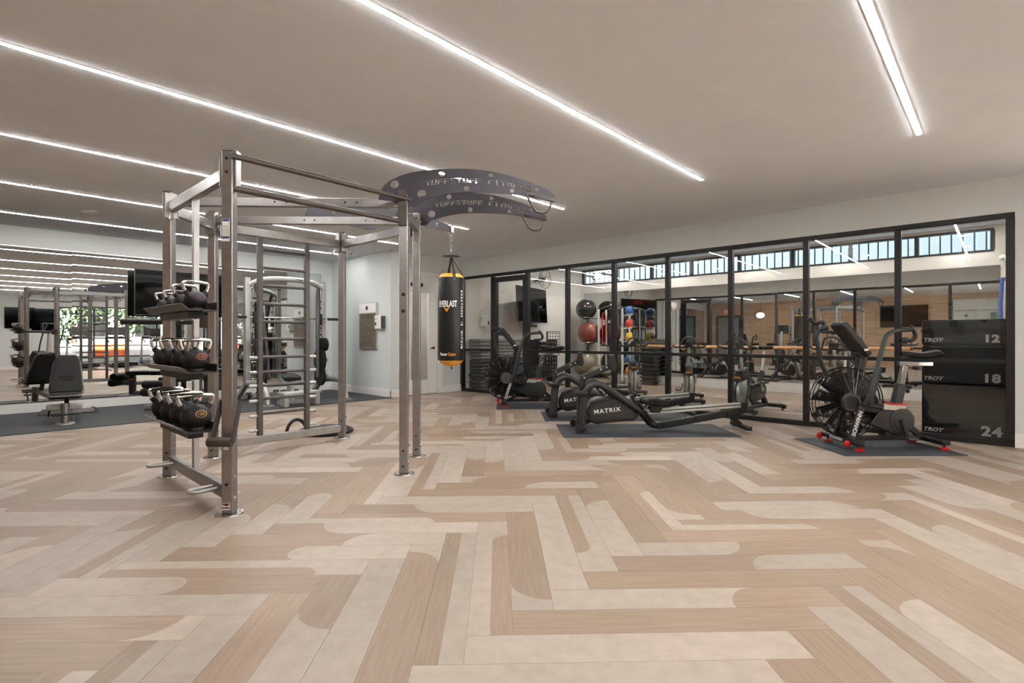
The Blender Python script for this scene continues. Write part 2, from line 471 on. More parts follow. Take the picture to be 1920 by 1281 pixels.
# ---- herringbone planks
PW, PL = 0.18, 1.26
def quarter(t, s, flip):
    """boundary points across the plank, from y=0 to y=PW: a quarter round"""
    pts = []
    for i in range(7):
        a = PI / 2 * i / 6
        x = math.sin(a) * PW * 0.95; y = (1 - math.cos(a)) * PW
        pts.append((t + s * x, y))
    if flip: pts = [(x, PW - y) for x, y in pts][::-1]
    return pts
def halfround(t, s):
    return [(t + s * math.cos(a) * PW / 2, PW / 2 - math.sin(a) * PW / 2 * -1 * -1) for a in [PI / 2 - PI * i / 10 for i in range(11)]]
def variant(k):
    """list of (polygon, material index) for one plank, local 0..PL x 0..PW; 0 oak, 1 stone"""
    full = [(0, 0), (PL, 0), (PL, PW), (0, PW)]
    if k == 0: return [(full, 0)]
    if k == 1: return [(full, 1)]
    def split(bd, a, b): return [([(0, 0)] + bd + [(0, PW)], a), ([(PL, 0), (PL, PW)] + bd[::-1], b)]
    if k == 2: return split(quarter(0.40, 1, False), 1, 0)
    if k == 3: return split(quarter(0.78, 1, True), 1, 0)
    if k == 4: return split(quarter(0.62, -1, False), 0, 1)
    if k == 5: return split(quarter(0.95, -1, True), 1, 0)
    hr = [(0.55 + math.sin(PI * i / 10) * PW / 2, PW / 2 - math.cos(PI * i / 10) * PW / 2) for i in range(11)]
    if k == 6: return split(hr, 1, 0)
    if k == 7: return split(quarter(0.30, 1, True), 0, 1)
    h = PW / 2     # lengthwise: a narrow strip with a rounded end
    def strip(x1, a, b):
        rnd = [(x1 + h * math.sin(PI / 2 * i / 5) * 0.9, h * math.cos(PI / 2 * i / 5)) for i in range(6)]
        return [([(0, 0)] + rnd[::-1][:1] + rnd[::-1][1:] + [(0, h)], a), ([(0, h)] + rnd + [(PL, 0), (PL, PW), (0, PW)], b)]
    if k == 8: return strip(0.72, 1, 0)
    if k == 9: return strip(0.95, 0, 1)
    if k == 10: return [([(0, 0), (PL, 0), (PL, h), (0, h)], 1), ([(0, h), (PL, h), (PL, PW), (0, PW)], 0)]
    return split(quarter(1.0, 1, False), 0, 1)
NV = 12
WEIGHTS = [15, 13, 9, 9, 8, 8, 7, 8, 8, 7, 6, 8]
def plank_mesh(k):
    vs, fs, mi, uvs = [], [], [], []
    g = 0.0006
    def cl(p): return (min(max(p[0], g), PL - g), min(max(p[1], g), PW - g))
    for poly, m in variant(k):
        b = len(vs); pts = [cl(p) for p in poly]
        vs += [(x, y, 0) for x, y in pts]; fs.append(list(range(b, b + len(pts)))); mi.append(m)
    b = len(vs)
    c = [cl(p) for p in ((0, 0), (PL, 0), (PL, PW), (0, PW))]
    vs += [(x, y, 0) for x, y in c] + [(x, y, -0.0045) for x, y in c]
    for i in range(4): fs.append([b + i, b + 4 + i, b + 4 + (i + 1) % 4, b + (i + 1) % 4]); mi.append(0)
    me = bpy.data.meshes.new('plank'); me.from_pydata(vs, [], fs)
    me.polygons.foreach_set('material_index', mi)
    me.materials.append(MATS['oak_print']); me.materials.append(MATS['stone_print'])
    uv = me.uv_layers.new(name='UVMap')
    for p in me.polygons:
        for li in p.loop_indices:
            v = me.vertices[me.loops[li].vertex_index].co; uv.data[li].uv = (v.x, v.y)
        if p.normal.z < -0.5: p.flip()
    me.update()
    return me
PM = [plank_mesh(k) for k in range(NV)]

def clip(poly, axis, lim, keep_less):
    out = []
    n = len(poly)
    for i in range(n):
        a, b = poly[i], poly[(i + 1) % n]
        ia = (a[axis] <= lim) if keep_less else (a[axis] >= lim)
        ib = (b[axis] <= lim) if keep_less else (b[axis] >= lim)
        if ia: out.append(a)
        if ia != ib:
            t = (lim - a[axis]) / (b[axis] - a[axis]); out.append(tuple(a[j] + t * (b[j] - a[j]) for j in range(len(a))))
    return out

def lay_floor():
    rot = R(-45.5); ca, sa = math.cos(rot), math.sin(rot)
    o = Vector((3.02, 1.37))
    n = int(round(PL / PW)); rng = random.Random(11)
    lim = (GX0, GX1 - 0.0, GY0, 8.66)
    fwd = Vector((math.cos(R(42.94)), math.sin(R(42.94)))); rgt = Vector((fwd.y, -fwd.x))
    planks = []
    for j in range(-14, 15):
        for i in range(-110, 110):
            for kind in (0, 1):
                x = (i + j * n) * PW; y = (i - j * n) * PW
                if kind: y += PW
                k = rng.choices(range(NV), WEIGHTS)[0]; fl = rng.random() < 0.5
                # corners
                w, h = (PL, PW) if kind == 0 else (PW, PL)
                cx, cy = x + w / 2, y + h / 2
                wx, wy = o.x + cx * ca - cy * sa, o.y + cx * sa + cy * ca
                if not (lim[0] - 1 < wx < lim[1] + 1 and lim[2] - 1 < wy < lim[3] + 1): continue
                # local plank frame: origin and x axis angle
                ang = rot + (0 if kind == 0 else PI / 2)
                lx, ly = (x, y) if kind == 0 else (x + PW, y)
                if fl:
                    ang += PI
                    lx, ly = (x + w, y + h) if kind == 0 else (x, y + h)
                ox, oy = o.x + lx * ca - ly * sa, o.y + lx * sa + ly * ca
                c, s = math.cos(ang), math.sin(ang)
                cor = [(ox + a * c - b * s, oy + a * s + b * c) for a, b in ((0, 0), (PL, 0), (PL, PW), (0, PW))]
                inside = all(lim[0] <= p[0] <= lim[1] and lim[2] <= p[1] <= lim[3] for p in cor)
                if not any(lim[0] <= p[0] <= lim[1] and lim[2] <= p[1] <= lim[3] for p in cor): continue
                p = Vector((wx, wy)); d = p.dot(fwd); r = p.dot(rgt)
                size = 0.0
                if d > 1.0 and abs(r / d) < 1.05 and inside and wy < RUB - 0.3: size = 1.0 / d
                planks.append((size, k, ang, ox, oy, cor))
    planks.sort(key=lambda q: -q[0])
    single = [q for q in planks[:300] if q[0] > 0]
    rest = planks[len(single):]
    for s_, k, ang, ox, oy, cor in single:
        ob = bpy.data.objects.new('plank', PM[k]); link(ob); ob.parent = floor
        ob.location = (ox, oy, 0); ob.rotation_euler = (0, 0, ang)
    vs, fs, mi, uvd = [], [], [], []
    for s_, k, ang, ox, oy, cor in rest:
        c, s = math.cos(ang), math.sin(ang); off = (random.random() * 50, random.random() * 50)
        for poly, m in variant(k):
            q = [(ox + a * c - b * s, oy + a * s + b * c, a + off[0], b + off[1]) for a, b in poly]
            for ax, lm, less in ((0, lim[0], False), (0, lim[1], True), (1, lim[2], False), (1, lim[3], True)):
                q = clip(q, ax, lm, less)
                if len(q) < 3: break
            if len(q) < 3: continue
            b0 = len(vs); vs += [(a[0], a[1], 0) for a in q]; fs.append(list(range(b0, b0 + len(q)))); mi.append(m)
            uvd += [(a[2], a[3]) for a in q]
    # studio floor: straight boards along the mirror
    x = GX1; row = 0
    while x < SX1:
        x2 = min(x + PW, SX1); y = SY0 - (row % 4) * 0.31
        while y < SY1:
            a, b = max(y, SY0), min(y + PL, SY1); y += PL
            if b - a < 0.02: continue
            off = (random.random() * 50, random.random() * 50); b0 = len(vs)
            vs += [(x, a, 0), (x2, a, 0), (x2, b, 0), (x, b, 0)]; fs.append([b0, b0 + 1, b0 + 2, b0 + 3])
            mi.append(0 if random.random() < 0.8 else 1)
            uvd += [(a + off[0], x + off[1]), (a + off[0], x2 + off[1]), (b + off[0], x2 + off[1]), (b + off[0], x + off[1])]
        x = x2; row += 1
    me = bpy.data.meshes.new('far_planks'); me.from_pydata(vs, [], fs)
    me.polygons.foreach_set('material_index', mi)
    me.materials.append(MATS['oak_print']); me.materials.append(MATS['stone_print'])
    uv = me.uv_layers.new(name='UVMap')
    uv.data.foreach_set('uv', [c for q in uvd for c in q])
    me.update()
    fp = link(bpy.data.objects.new('far_planks', me)); fp.parent = floor; fp['kind'] = 'stuff'
    fp['label'] = 'floor planks farther off and out of the picture'
lay_floor()

# ---- glazed partition between gym and studio
gw = struct('wall_glass', label='black framed glass partition in front of the spin studio')
MUL = [8.63, 7.69, 6.735, 5.77, 4.79, 3.816, 2.845, 1.871, 0.892, -0.075]
gx0, gx1 = GX1 - 0.005, GX1 + 0.075
build('head_rail', MB().box((gx0, -0.11, 2.43), (gx1, 8.66, 2.485)), 'black_frame', gw, bevel=0.003)
build('sill_rail', MB().box((gx0, -0.11, 0), (gx1, 8.66, 0.065)), 'black_frame', gw, bevel=0.003)
for i, y in enumerate(MUL):
    hw = 0.032 if 0 < i < 9 else 0.036
    build('mullion', MB().box((gx0 - 0.006, y - hw, 0.065), (gx1, y + hw, 2.43)), 'black_frame', gw, bevel=0.004)
for i in range(9):
    if i == 1: continue
    a, b = MUL[i + 1] + 0.03, MUL[i] - 0.03
    build('mid_rail', MB().box((gx0 + 0.004, a, 0.878), (gx1 - 0.01, b, 0.926)), 'black_frame', gw, bevel=0.003)
    for z0, z1 in ((0.065, 0.878), (0.926, 2.43)):
        build('pane', MB().add([(GX1 + 0.035, a, z0), (GX1 + 0.035, b, z0), (GX1 + 0.035, b, z1), (GX1 + 0.035, a, z1)], [(0, 1, 2, 3)]), 'pane_glass', gw)
d1 = struct('door_1', label='black framed glass door into the studio')
ya, yb = MUL[2] + 0.032, MUL[1] - 0.032
for n_, a, b in (('stile', (gx0 + 0.0, ya, 0.01), (gx1 - 0.02, ya + 0.075, 2.4)), ('stile', (gx0, yb - 0.105, 0.01), (gx1 - 0.02, yb, 2.4)),
                 ('top_rail', (gx0, ya + 0.075, 2.3), (gx1 - 0.02, yb - 0.105, 2.4)), ('bottom_rail', (gx0, ya + 0.075, 0.01), (gx1 - 0.02, yb - 0.105, 0.2))):
    build(n_, MB().box(a, b), 'black_frame', d1, bevel=0.003)
build('pane', MB().add([(GX1 + 0.03, ya + 0.075, 0.2), (GX1 + 0.03, yb - 0.105, 0.2), (GX1 + 0.03, yb - 0.105, 2.3), (GX1 + 0.03, ya + 0.075, 2.3)], [(0, 1, 2, 3)]), 'pane_glass', d1)
build('push_bar', MB().cyl((GX1 - 0.04, ya + 0.04, 1.0), (GX1 - 0.04, yb - 0.05, 1.0), 0.011, 8).cyl((GX1, ya + 0.05, 1.0), (GX1 - 0.04, ya + 0.05, 1.0), 0.009, 8).cyl((GX1, yb - 0.06, 1.0), (GX1 - 0.04, yb - 0.06, 1.0), 0.009, 8), 'gunmetal', d1)

# ---- white door in the far corner
d2 = struct('door_2', label='white door with a tall glass panel behind the punching bag')
dx0, dx1, dg0, dg1 = 6.13, 7.0, 6.33, 6.775
dy = 8.665
for n_, a, b in (('stile', (dx0, dy, 0.01), (dg0, dy + 0.045, 2.4)), ('stile', (dg1, dy, 0.01), (dx1, dy + 0.045, 2.4)),
                 ('top_rail', (dg0, dy, 2.09), (dg1, dy + 0.045, 2.4)), ('bottom_rail', (dg0, dy, 0.01), (dg1, dy + 0.045, 0.3))):
    build(n_, MB().box(a, b), 'white_paint', d2, bevel=0.004)
build('pane', MB().add([(dg0, dy + 0.02, 0.3), (dg1, dy + 0.02, 0.3), (dg1, dy + 0.02, 2.09), (dg0, dy + 0.02, 2.09)], [(0, 1, 2, 3)]), 'pane_glass', d2)
build('handle', MB().cyl((6.9, dy, 0.95), (6.9, dy - 0.05, 0.95), 0.012, 10).cyl((6.9, dy - 0.05, 0.95), (6.78, dy - 0.05, 0.945), 0.01, 8).lathe([(0.03, 0), (0.03, 0.008)], 16, (6.9, dy - 0.009, 0.95), 'Y'), 'black_plastic', d2)
build('closer', MB().box((6.32, dy - 0.05, 2.2), (6.6, dy, 2.27)), 'black_plastic', d2, bevel=0.006)
c2 = struct('trim_1', label='white casing around the corner door')
for a, b in (((6.03, 8.635, 0), (6.125, 8.66, 2.41)), ((7.015, 8.635, 0), (7.135, 8.66, 2.41)), ((6.03, 8.635, 2.41), (7.135, 8.66, 2.51))):
    build('casing', MB().box(a, b), 'white_paint', c2, bevel=0.004)

# ---- studio clerestory windows
w1 = struct('window_1', label='strip of high black framed windows over the studio mirror')
cy = [0.1, 1.13, 2.17, 3.2, 4.3, 5.42, 6.46, 7.5, 8.54]
build('top_rail', MB().box((SX1 - 0.012, CY0, CZ1 - 0.035), (SX1 + 0.09, CY1, CZ1)), 'black_frame', w1)
build('bottom_rail', MB().box((SX1 - 0.012, CY0, CZ0), (SX1 + 0.09, CY1, CZ0 + 0.035)), 'black_frame', w1)
for y in cy: build('mullion', MB().box((SX1 - 0.012, y - 0.03, CZ0 + 0.035), (SX1 + 0.09, y + 0.03, CZ1 - 0.035)), 'black_frame', w1)
for a, b in zip(cy, cy[1:]):
    build('pane', MB().add([(SX1 + 0.05, a, CZ0), (SX1 + 0.05, b, CZ0), (SX1 + 0.05, b, CZ1), (SX1 + 0.05, a, CZ1)], [(0, 1, 2, 3)]), 'window_glass', w1)
# corrugated metal wall outside it: one sheet per rib
cw = thing('corrugated_metal_wall', 'pale corrugated metal wall outside the high studio windows', 'metal wall', (13.4, 4.0, 1.6))
y = -2.0
while y < 9.9:
    m = MB(); pr = [(13.4, y), (13.4, y + 0.13), (13.415, y + 0.138), (13.415, y + 0.162), (13.4, y + 0.17)]
    vs = [(a, b, 1.6) for a, b in pr] + [(a, b, 4.3) for a, b in pr]
    m.add(vs, [(i, i + 1, i + 6, i + 5) for i in range(4)])
    build('rib', m, 'corrugated', cw, world=True, smooth=False); y += 0.17
lv = thing('louvre', 'white slatted louvre outside the leftmost high studio window', 'louvre', (12.7, 8.3, 2.5))
for y in (7.98, 8.6): build('frame', MB().box((12.66, y, 2.5), (12.74, y + 0.04, 3.3)), 'gunmetal', lv, world=True)
build('bracket', MB().box((12.2, 7.98, 2.9), (12.66, 8.02, 2.95)), 'gunmetal', lv, world=True)
build('bracket', MB().box((12.2, 8.6, 2.9), (12.66, 8.64, 2.95)), 'gunmetal', lv, world=True)
for i in range(9): build('slat', MB().cbox((12.7, 8.31, 2.55 + i * 0.085), (0.06, 0.6, 0.045)), 'render_pale', lv, world=True)

# ---- street windows (seen in the long mirror)
w2 = struct('window_2', label='street windows in black frames seen in the long mirror')
wx = [WX0 + 0.03 + i * (WX1 - WX0 - 0.06) / 4 for i in range(5)]
for x in wx: build('mullion', MB().box((x - 0.03, GY0 - 0.09, WZ0), (x + 0.03, GY0 + 0.01, WZ1)), 'black_frame', w2)
for z in (WZ0, 0.8, WZ1 - 0.05): build('rail', MB().box((WX0, GY0 - 0.08, z), (WX1, GY0, z + 0.05)), 'black_frame', w2)
for a, b in zip(wx, wx[1:]):
    build('pane', MB().add([(a, GY0 - 0.05, WZ0), (b, GY0 - 0.05, WZ0), (b, GY0 - 0.05, WZ1), (a, GY0 - 0.05, WZ1)], [(0, 1, 2, 3)]), 'window_glass', w2)

w3 = struct('window_added', label='tall windows added out of view in the right wall for daylight')  # added out of view to bring more daylight onto the ceiling
wy = [-4.87 + i * 3.94 / 4 for i in range(5)]
for y in wy: build('mullion', MB().box((GX1 + 0.01, y - 0.03, 0.1), (GX1 + 0.1, y + 0.03, 2.6)), 'black_frame', w3)
for z in (0.1, 2.55): build('rail', MB().box((GX1 + 0.01, -4.9, z), (GX1 + 0.1, -0.9, z + 0.05)), 'black_frame', w3)
for a, b in zip(wy, wy[1:]):
    build('pane', MB().add([(GX1 + 0.06, a, 0.1), (GX1 + 0.06, b, 0.1), (GX1 + 0.06, b, 2.6), (GX1 + 0.06, a, 2.6)], [(0, 1, 2, 3)]), 'window_glass', w3)

# ---- ceiling light lines
words = {-3.24: 'furthest behind the viewer, seen in the long mirror', -1.37: 'second behind the viewer, seen in the long mirror',
         0.5: 'shortest in view, at the upper right of the photo', 2.36: 'from the top edge down to the middle right of the photo',
         4.23: 'topmost on the left edge, ending behind the curved rig arm', 6.1: 'second from the top on the left edge',
         7.98: 'third from the top on the left edge', 9.85: 'closest to the long mirror'}
for y, w in words.items():
    t = thing('ceiling_strip_light', 'LED ceiling light line, ' + w, 'ceiling light', (2.83, y, GH - 0.006), 0, 'recessed LED light lines in the gym ceiling')
    x0, x1 = 0.12, 5.54
    build('housing', MB().box((x0 - 0.01, y - 0.024, GH - 0.003), (x1 + 0.01, y - 0.017, GH + 0.01)).box((x0 - 0.01, y + 0.017, GH - 0.003), (x1 + 0.01, y + 0.024, GH + 0.01)), 'white_paint', t, world=True)
    cuts = [x0, x1] if y != 0.5 else [x0, 4.625, 4.635, x1]
    for a, b in zip(cuts[::2], cuts[1::2]):
        build('diffuser', MB().box((a, y - 0.0145, GH - 0.006), (b, y + 0.0145, GH - 0.001)), 'strip_glow', t, world=True, smooth=False)
def downlight(x, y, z, label, r=0.075, grp='round downlights in the studio ceiling'):
    t = thing('ceiling_downlight', label, 'ceiling light', (x, y, z), 0, grp)
    build('trim_ring', MB().lathe([(r, -0.001), (r + 0.018, -0.006), (r + 0.02, -0.001)], 28, (x, y, z)), 'white_paint', t, world=True)
    build('lens', MB().lathe([(1e-5, -0.003), (r, -0.003)], 28, (x, y, z)), 'lamp_glow', t, world=True, smooth=False)
for x, y, w in ((9.75, 0.52, 'near row, above the plyo boxes'), (9.75, 2.3, 'near row, above the large air bike'), (9.75, 4.0, 'near row, middle'), (9.75, 5.7, 'near row, second from the left'), (9.75, 7.4, 'near row, by the television'),
                (11.3, 0.52, 'mirror row, rightmost'), (11.3, 2.3, 'mirror row, second from the right'), (11.3, 4.0, 'mirror row, middle'), (11.3, 5.7, 'mirror row, second from the left'), (11.3, 7.4, 'mirror row, over the stability balls')):
    downlight(x, y, SH, 'round studio ceiling downlight, ' + w)
downlight(6.6, 9.3, 2.7, 'round downlight added to light the passage behind the white door')  # unseen lamp, added so the passage behind the door pane isn't dark
for x, y, r, w in ((6.35, 7.05, 0.1, 'near the punching bag'), (2.55, 6.35, 0.11, 'above the training rig'), (1.3, 9.0, 0.1, 'seen in the long mirror over the grey bench'), (2.0, 7.2, 0.08, 'between light lines left of the rig')):
    t = thing('ceiling_speaker', 'round white flush ceiling speaker ' + w, 'speaker', (x, y, GH), 0, 'flush ceiling speakers')
    build('grille', MB().lathe([(1e-5, -0.006), (r * 0.85, -0.006), (r * 0.86, -0.003), (r * 0.9, -0.012), (r, -0.008), (r, -0.001)], 28, (x, y, GH)), 'white_paint', t, world=True)

# ---- mirrors
gm = thing('wall_mirror', 'long frameless mirror wall behind the grey bench', 'mirror', (1.8, GY1 - 0.012, 0.17))
sx = [-1.82, -0.76, 0.3, 1.36, 2.42, 3.48, 4.54, 5.6]
for i, (a, b) in enumerate(zip(sx, sx[1:])):
    tilt = (0.0012, 0.0, -0.0010, 0.0008, -0.0006, 0.0004, 0.0)[i % 7]
    m = MB().box((a + 0.001, GY1 - 0.008, 0.17), (b - 0.001, GY1 - 0.003, 2.545))
    for v in m.v: v.y -= (v.z - 0.17) * tilt if tilt > 0 else (2.545 - v.z) * -tilt
    build('mirror_panel', m, 'mirror', gm, world=True, smooth=False)
build('top_channel', MB().box((-1.82, GY1 - 0.018, 2.545), (5.6, GY1, 2.557)), 'bolt_steel', gm, world=True)
build('bottom_channel', MB().box((-1.82, GY1 - 0.018, 0.155), (5.6, GY1, 0.172)), 'bronze_grey', gm, world=True)
sm = thing('wall_mirror', 'studio mirror wall behind the spin bikes and wooden barre', 'mirror', (SX1 - 0.01, 4.2, 0.2))
sy = [0.0, 1.75, 3.5, 5.25, 7.0, 8.5]
for i, (a, b) in enumerate(zip(sy, sy[1:])):
    tilt = (0.0006, 0.0, 0.0012, 0.0, 0.0008)[i]
    m = MB().box((SX1 - 0.008, a + 0.001, 0.22), (SX1 - 0.003, b - 0.001, 2.39))
    for v in m.v: v.x -= (2.39 - v.z) * tilt
    build('mirror_panel', m, 'mirror', sm, world=True, smooth=False)

# ---- outside the street windows
ground = tag(build('pavement', MB().box((-12, -26, -0.2), (24, GY0 - 0.12, -0.1)).box((GX1 + 0.13, GY0 - 0.12, -0.2), (24, SY0 - 0.12, -0.1)), 'paving'), 'pale pavement outside the street windows', 'pavement', kind='structure')
fac = thing('building', 'pale building across the street outside the windows', 'building', (5, -18, -0.1))
build('wall', MB().box((-8, -18.4, -0.1), (20, -18, 8)), 'render_pale', fac, world=True)
for i in range(9): build('window', MB().box((-6 + i * 2.8, -18.0, 1.2), (-4.6 + i * 2.8, -17.95, 3.4)), 'black_gloss', fac, world=True)
def tree(x, y, h, label, seed):
    rng = random.Random(seed)
    t = thing('street_tree', label, 'tree', (x, y, -0.1), 0, 'street trees outside the windows')
    build('trunk', MB().tube([(x, y, -0.1), (x + 0.05, y, h * 0.3), (x - 0.05, y + 0.05, h * 0.6)], [0.12, 0.09, 0.05], 8), 'trunk', t, world=True)
    vs, fs = [], []
    for i in range(1500):
        d = Vector((rng.gauss(0, 1), rng.gauss(0, 1), rng.gauss(0, 1))).normalized() * (rng.random() ** 0.4)
        c = Vector((x + d.x * 1.15, y + d.y * 1.1, h * 0.66 + d.z * h * 0.42)); s = 0.07 + rng.random() * 0.08
        u = Vector((rng.gauss(0, 1), rng.gauss(0, 1), rng.gauss(0, 1))).normalized(); w = u.cross(Vector((0.3, 0.5, 0.8))).normalized()
        b = len(vs); vs += [c - u * s, c + w * s * 0.5, c + u * s, c - w * s * 0.5]; fs.append((b, b + 1, b + 2, b + 3))
    f = build('foliage', MB().add(vs, fs), 'leaf', t, world=True, smooth=False); f['kind'] = 'stuff'
for i, (x, y, h, w) in enumerate(((1.5, -9.5, 4.2, 'leftmost'), (3.8, -8.6, 4.0, 'second'), (6.0, -9.6, 4.4, 'third'), (8.2, -8.8, 4.0, 'rightmost'))):
    tree(x, y, h, 'green street tree reflected through the windows, %s of four' % w, 30 + i)
for i, (x, c) in enumerate(((2.2, 'barrier_orange'), (3.5, 'white_paint'), (4.8, 'barrier_orange'), (6.1, 'white_paint'), (7.4, 'barrier_orange'))):
    n_ = ('leftmost orange', 'left white', 'middle orange', 'right white', 'rightmost orange')[i]
    tb = thing('traffic_barrier', n_ + ' plastic road barrier outside the street windows', 'barrier', (x, -7.0, -0.1), 0, 'road barriers outside')
    pr = [(-0.3, 0), (0.3, 0), (0.26, 0.2), (0.1, 0.5), (0.08, 1.0), (-0.08, 1.0), (-0.1, 0.5), (-0.26, 0.2)]
    build('body', MB().prism(pr, -0.62, 0.62, 'YZ'), c, tb)
# ================================================================== TRAINING RIG
RC = (2.20, 4.645)
rig = thing('training_rig', 'grey steel hexagonal training rig with ladder, pull-up bars and curved arms', 'training rig', (RC[0], RC[1], 0), R(-45))
PA, PB, PC, PD, PE, PF = (0.0, -1.33), (-0.98, -0.345), (-0.98, 0.345), (-0.02, 1.31), (0.972, -0.345), (0.98, 0.335)
ZT = 2.37
def post(p, nm='post'):
    x, y = p
    o = build('post', MB().box((x - 0.036, y - 0.036, 0.008), (x + 0.036, y + 0.036, ZT)), 'steel', rig, bevel=0.006)
    build('base_plate', MB().lathe([(1e-5, 0.008), (0.085, 0.008), (0.088, 0.0), (1e-5, 0.0)], 24, (x, y, 0)), 'bolt_steel', o)
    m = MB()
    for z in (0.07, 0.2, ZT - 0.05, ZT - 0.14):
        m.lathe([(1e-5, 0.006), (0.009, 0.006), (0.009, -0.006), (1e-5, -0.006)], 12, (x, y - 0.037, z), 'Y')
    build('bolt_hole', m, 'black_plastic', o)
    m = MB()
    for z in (0.1, 0.24, ZT - 0.08, ZT - 0.16):
        m.lathe([(1e-5, 0.014), (0.012, 0.012), (0.013, 0), (0.02, -0.001), (1e-5, -0.004)], 10, (x + 0.037, y, z), 'X')
    build('bolt', m, 'bolt_steel', o)
    build('cap', MB().box((x - 0.034, y - 0.034, ZT), (x + 0.034, y + 0.034, ZT + 0.004)), 'black_plastic', o)
    return o
posts = {n: post(p) for n, p in zip('ABCDEF', (PA, PB, PC, PD, PE, PF))}
for sx_ in (1.52, 1.38):
    build('adjust_hole', MB().lathe([(1e-5, -0.003), (0.016, -0.003), (0.016, 0.003)], 16, (PE[0], PE[1] - 0.037, sx_), 'Y'), 'black_plastic', posts['E'])
def P3(p, z): return (p[0], p[1], z)
def mix(p, q, t): return (p[0] + (q[0] - p[0]) * t, p[1] + (q[1] - p[1]) * t)
for p, q in ((PA, PB), (PB, PC), (PC, PD), (PD, PF), (PF, PE)):
    build('top_beam', MB().beam(P3(mix(p, q, 0.02), 2.235), P3(mix(p, q, 0.98), 2.235), 0.05, 0.085), 'steel', rig, bevel=0.005)
for p, q, z in ((PB, PE, 2.295), (PC, PF, 2.295)):
    b_ = build('cross_beam', MB().beam(P3(p, z), P3(q, z), 0.05, 0.075), 'steel', rig, bevel=0.005)
    m = MB()
    for t in (0.45, 0.5, 0.75, 0.8): m.lathe([(1e-5, -0.002), (0.009, -0.002), (0.009, 0.002)], 10, (p[0] + (q[0] - p[0]) * t, min(p[1], q[1]) - 0.026 + (0.0 if p[1] < 0 else 0.005), z), 'Y')
    build('bolt_hole', m, 'black_plastic', b_)
build('low_beam', MB().beam(P3(mix(PA, PB, 0.02), 0.135), P3(mix(PA, PB, 0.98), 0.135), 0.05, 0.085), 'steel', rig, bevel=0.005)
build('low_beam', MB().beam(P3(mix(PC, PD, 0.02), 0.11), P3(mix(PC, PD, 0.98), 0.11), 0.05, 0.08), 'steel', rig, bevel=0.005)
# bracket plates where beams meet posts
for p, q in ((PA, PB), (PB, PA), (PB, PC), (PC, PB), (PC, PD), (PD, PC), (PD, PF), (PF, PD), (PE, PF)):
    d = Vector((q[0] - p[0], q[1] - p[1])).normalized(); c = Vector(p) + d * 0.055
    build('bracket', MB().cbox((c.x, c.y, 2.25), (0.012, 0.085, 0.2), math.atan2(d.y, d.x)), 'steel', rig)
# pull-up bars between the near post and the right pair
a = Vector(P3(PA, 2.335)); e = Vector(P3(PE, 2.325)); dv = (e - a).normalized()
build('pullup_bar', MB().tube([a + Vector((0.03, -0.045, 0)), e + Vector((0.02, -0.05, 0)) + dv * 0.05], 0.019, 14), 'bronze_grey', rig)
a = Vector(P3(PA, 2.13)); e = Vector(P3(PE, 2.14))
build('pullup_bar', MB().tube([a + Vector((0.04, -0.01, 0)), e + Vector((-0.03, -0.03, 0))], 0.021, 14), 'bronze_grey', rig)
build('bar_bracket', MB().cbox((PA[0] + 0.045, PA[1] + 0.012, 2.25), (0.02, 0.07, 0.26)), 'steel', rig, bevel=0.005)
build('bar_bracket', MB().cbox((PE[0] - 0.005, PE[1] - 0.048, 2.25), (0.075, 0.02, 0.3)), 'bronze_grey', rig, bevel=0.004)
# hooks under the top beams
def hook(p, q, t, s=1):
    d = Vector((q[0] - p[0], q[1] - p[1], 0)).normalized(); n = Vector((d.y, -d.x, 0)) * s
    c = Vector((*mix(p, q, t), 2.19))
    pts = [c + n * 0.03 + Vector((0, 0, 0.02)), c + n * 0.03 - Vector((0, 0, 0.05)), c + n * 0.03 - Vector((0, 0, 0.07)) + d * 0.02, c + n * 0.03 + d * 0.07 - Vector((0, 0, 0.07)), c + n * 0.03 + d * 0.09 - Vector((0, 0, 0.03))]
    build('hook', MB().tube(smooth_path(pts, 4), 0.007, 8), 'bolt_steel', rig)
for p, q, t, s in ((PA, PB, 0.06, 1), (PB, PA, 0.1, 1), (PC, PB, 0.3, 1), (PD, PC, 0.06, 1), (PD, PF, 0.06, -1), (PC, PD, 0.1, -1)): hook(p, q, t, s)
# middle upright of the kettlebell side
m = MB().box((1.25, 4.41, 0.175), (1.29, 4.455, 2.2))
build('middle_upright', m, 'silver_steel', rig, world=True, bevel=0.004)
build('upright_foot', MB().box((1.225, 4.38, 0.178), (1.315, 4.485, 0.19)), 'bolt_steel', rig, world=True)
# kettlebell shelves
KZ = (0.526, 0.925, 1.345)
for z in KZ:
    pr = [(1.035, z + 0.036), (1.03, z + 0.033), (1.078, z - 0.008), (1.252, z - 0.008), (1.252, z + 0.05), (1.246, z + 0.05), (1.246, z - 0.002), (1.08, z - 0.002)]
    sh = build('shelf', MB().prism(pr, 3.9, 4.87, 'XZ'), 'gunmetal', rig, world=True)
    build('support_channel', MB().box((1.11, 4.02, z - 0.058), (1.2, 4.72, z - 0.009)), 'black_plastic', sh, world=True, bevel=0.003)
    build('shelf_arm', MB().box((1.2, 4.405, z - 0.055), (1.262, 4.46, z - 0.012)), 'gunmetal', sh, world=True)
    m = MB()
    for y in (4.1, 4.35, 4.6): m.lathe([(1e-5, -0.012), (0.01, -0.012), (0.01, 0)], 10, (1.155, y, z - 0.058))
    build('bolt', m, 'bolt_steel', sh, world=True)
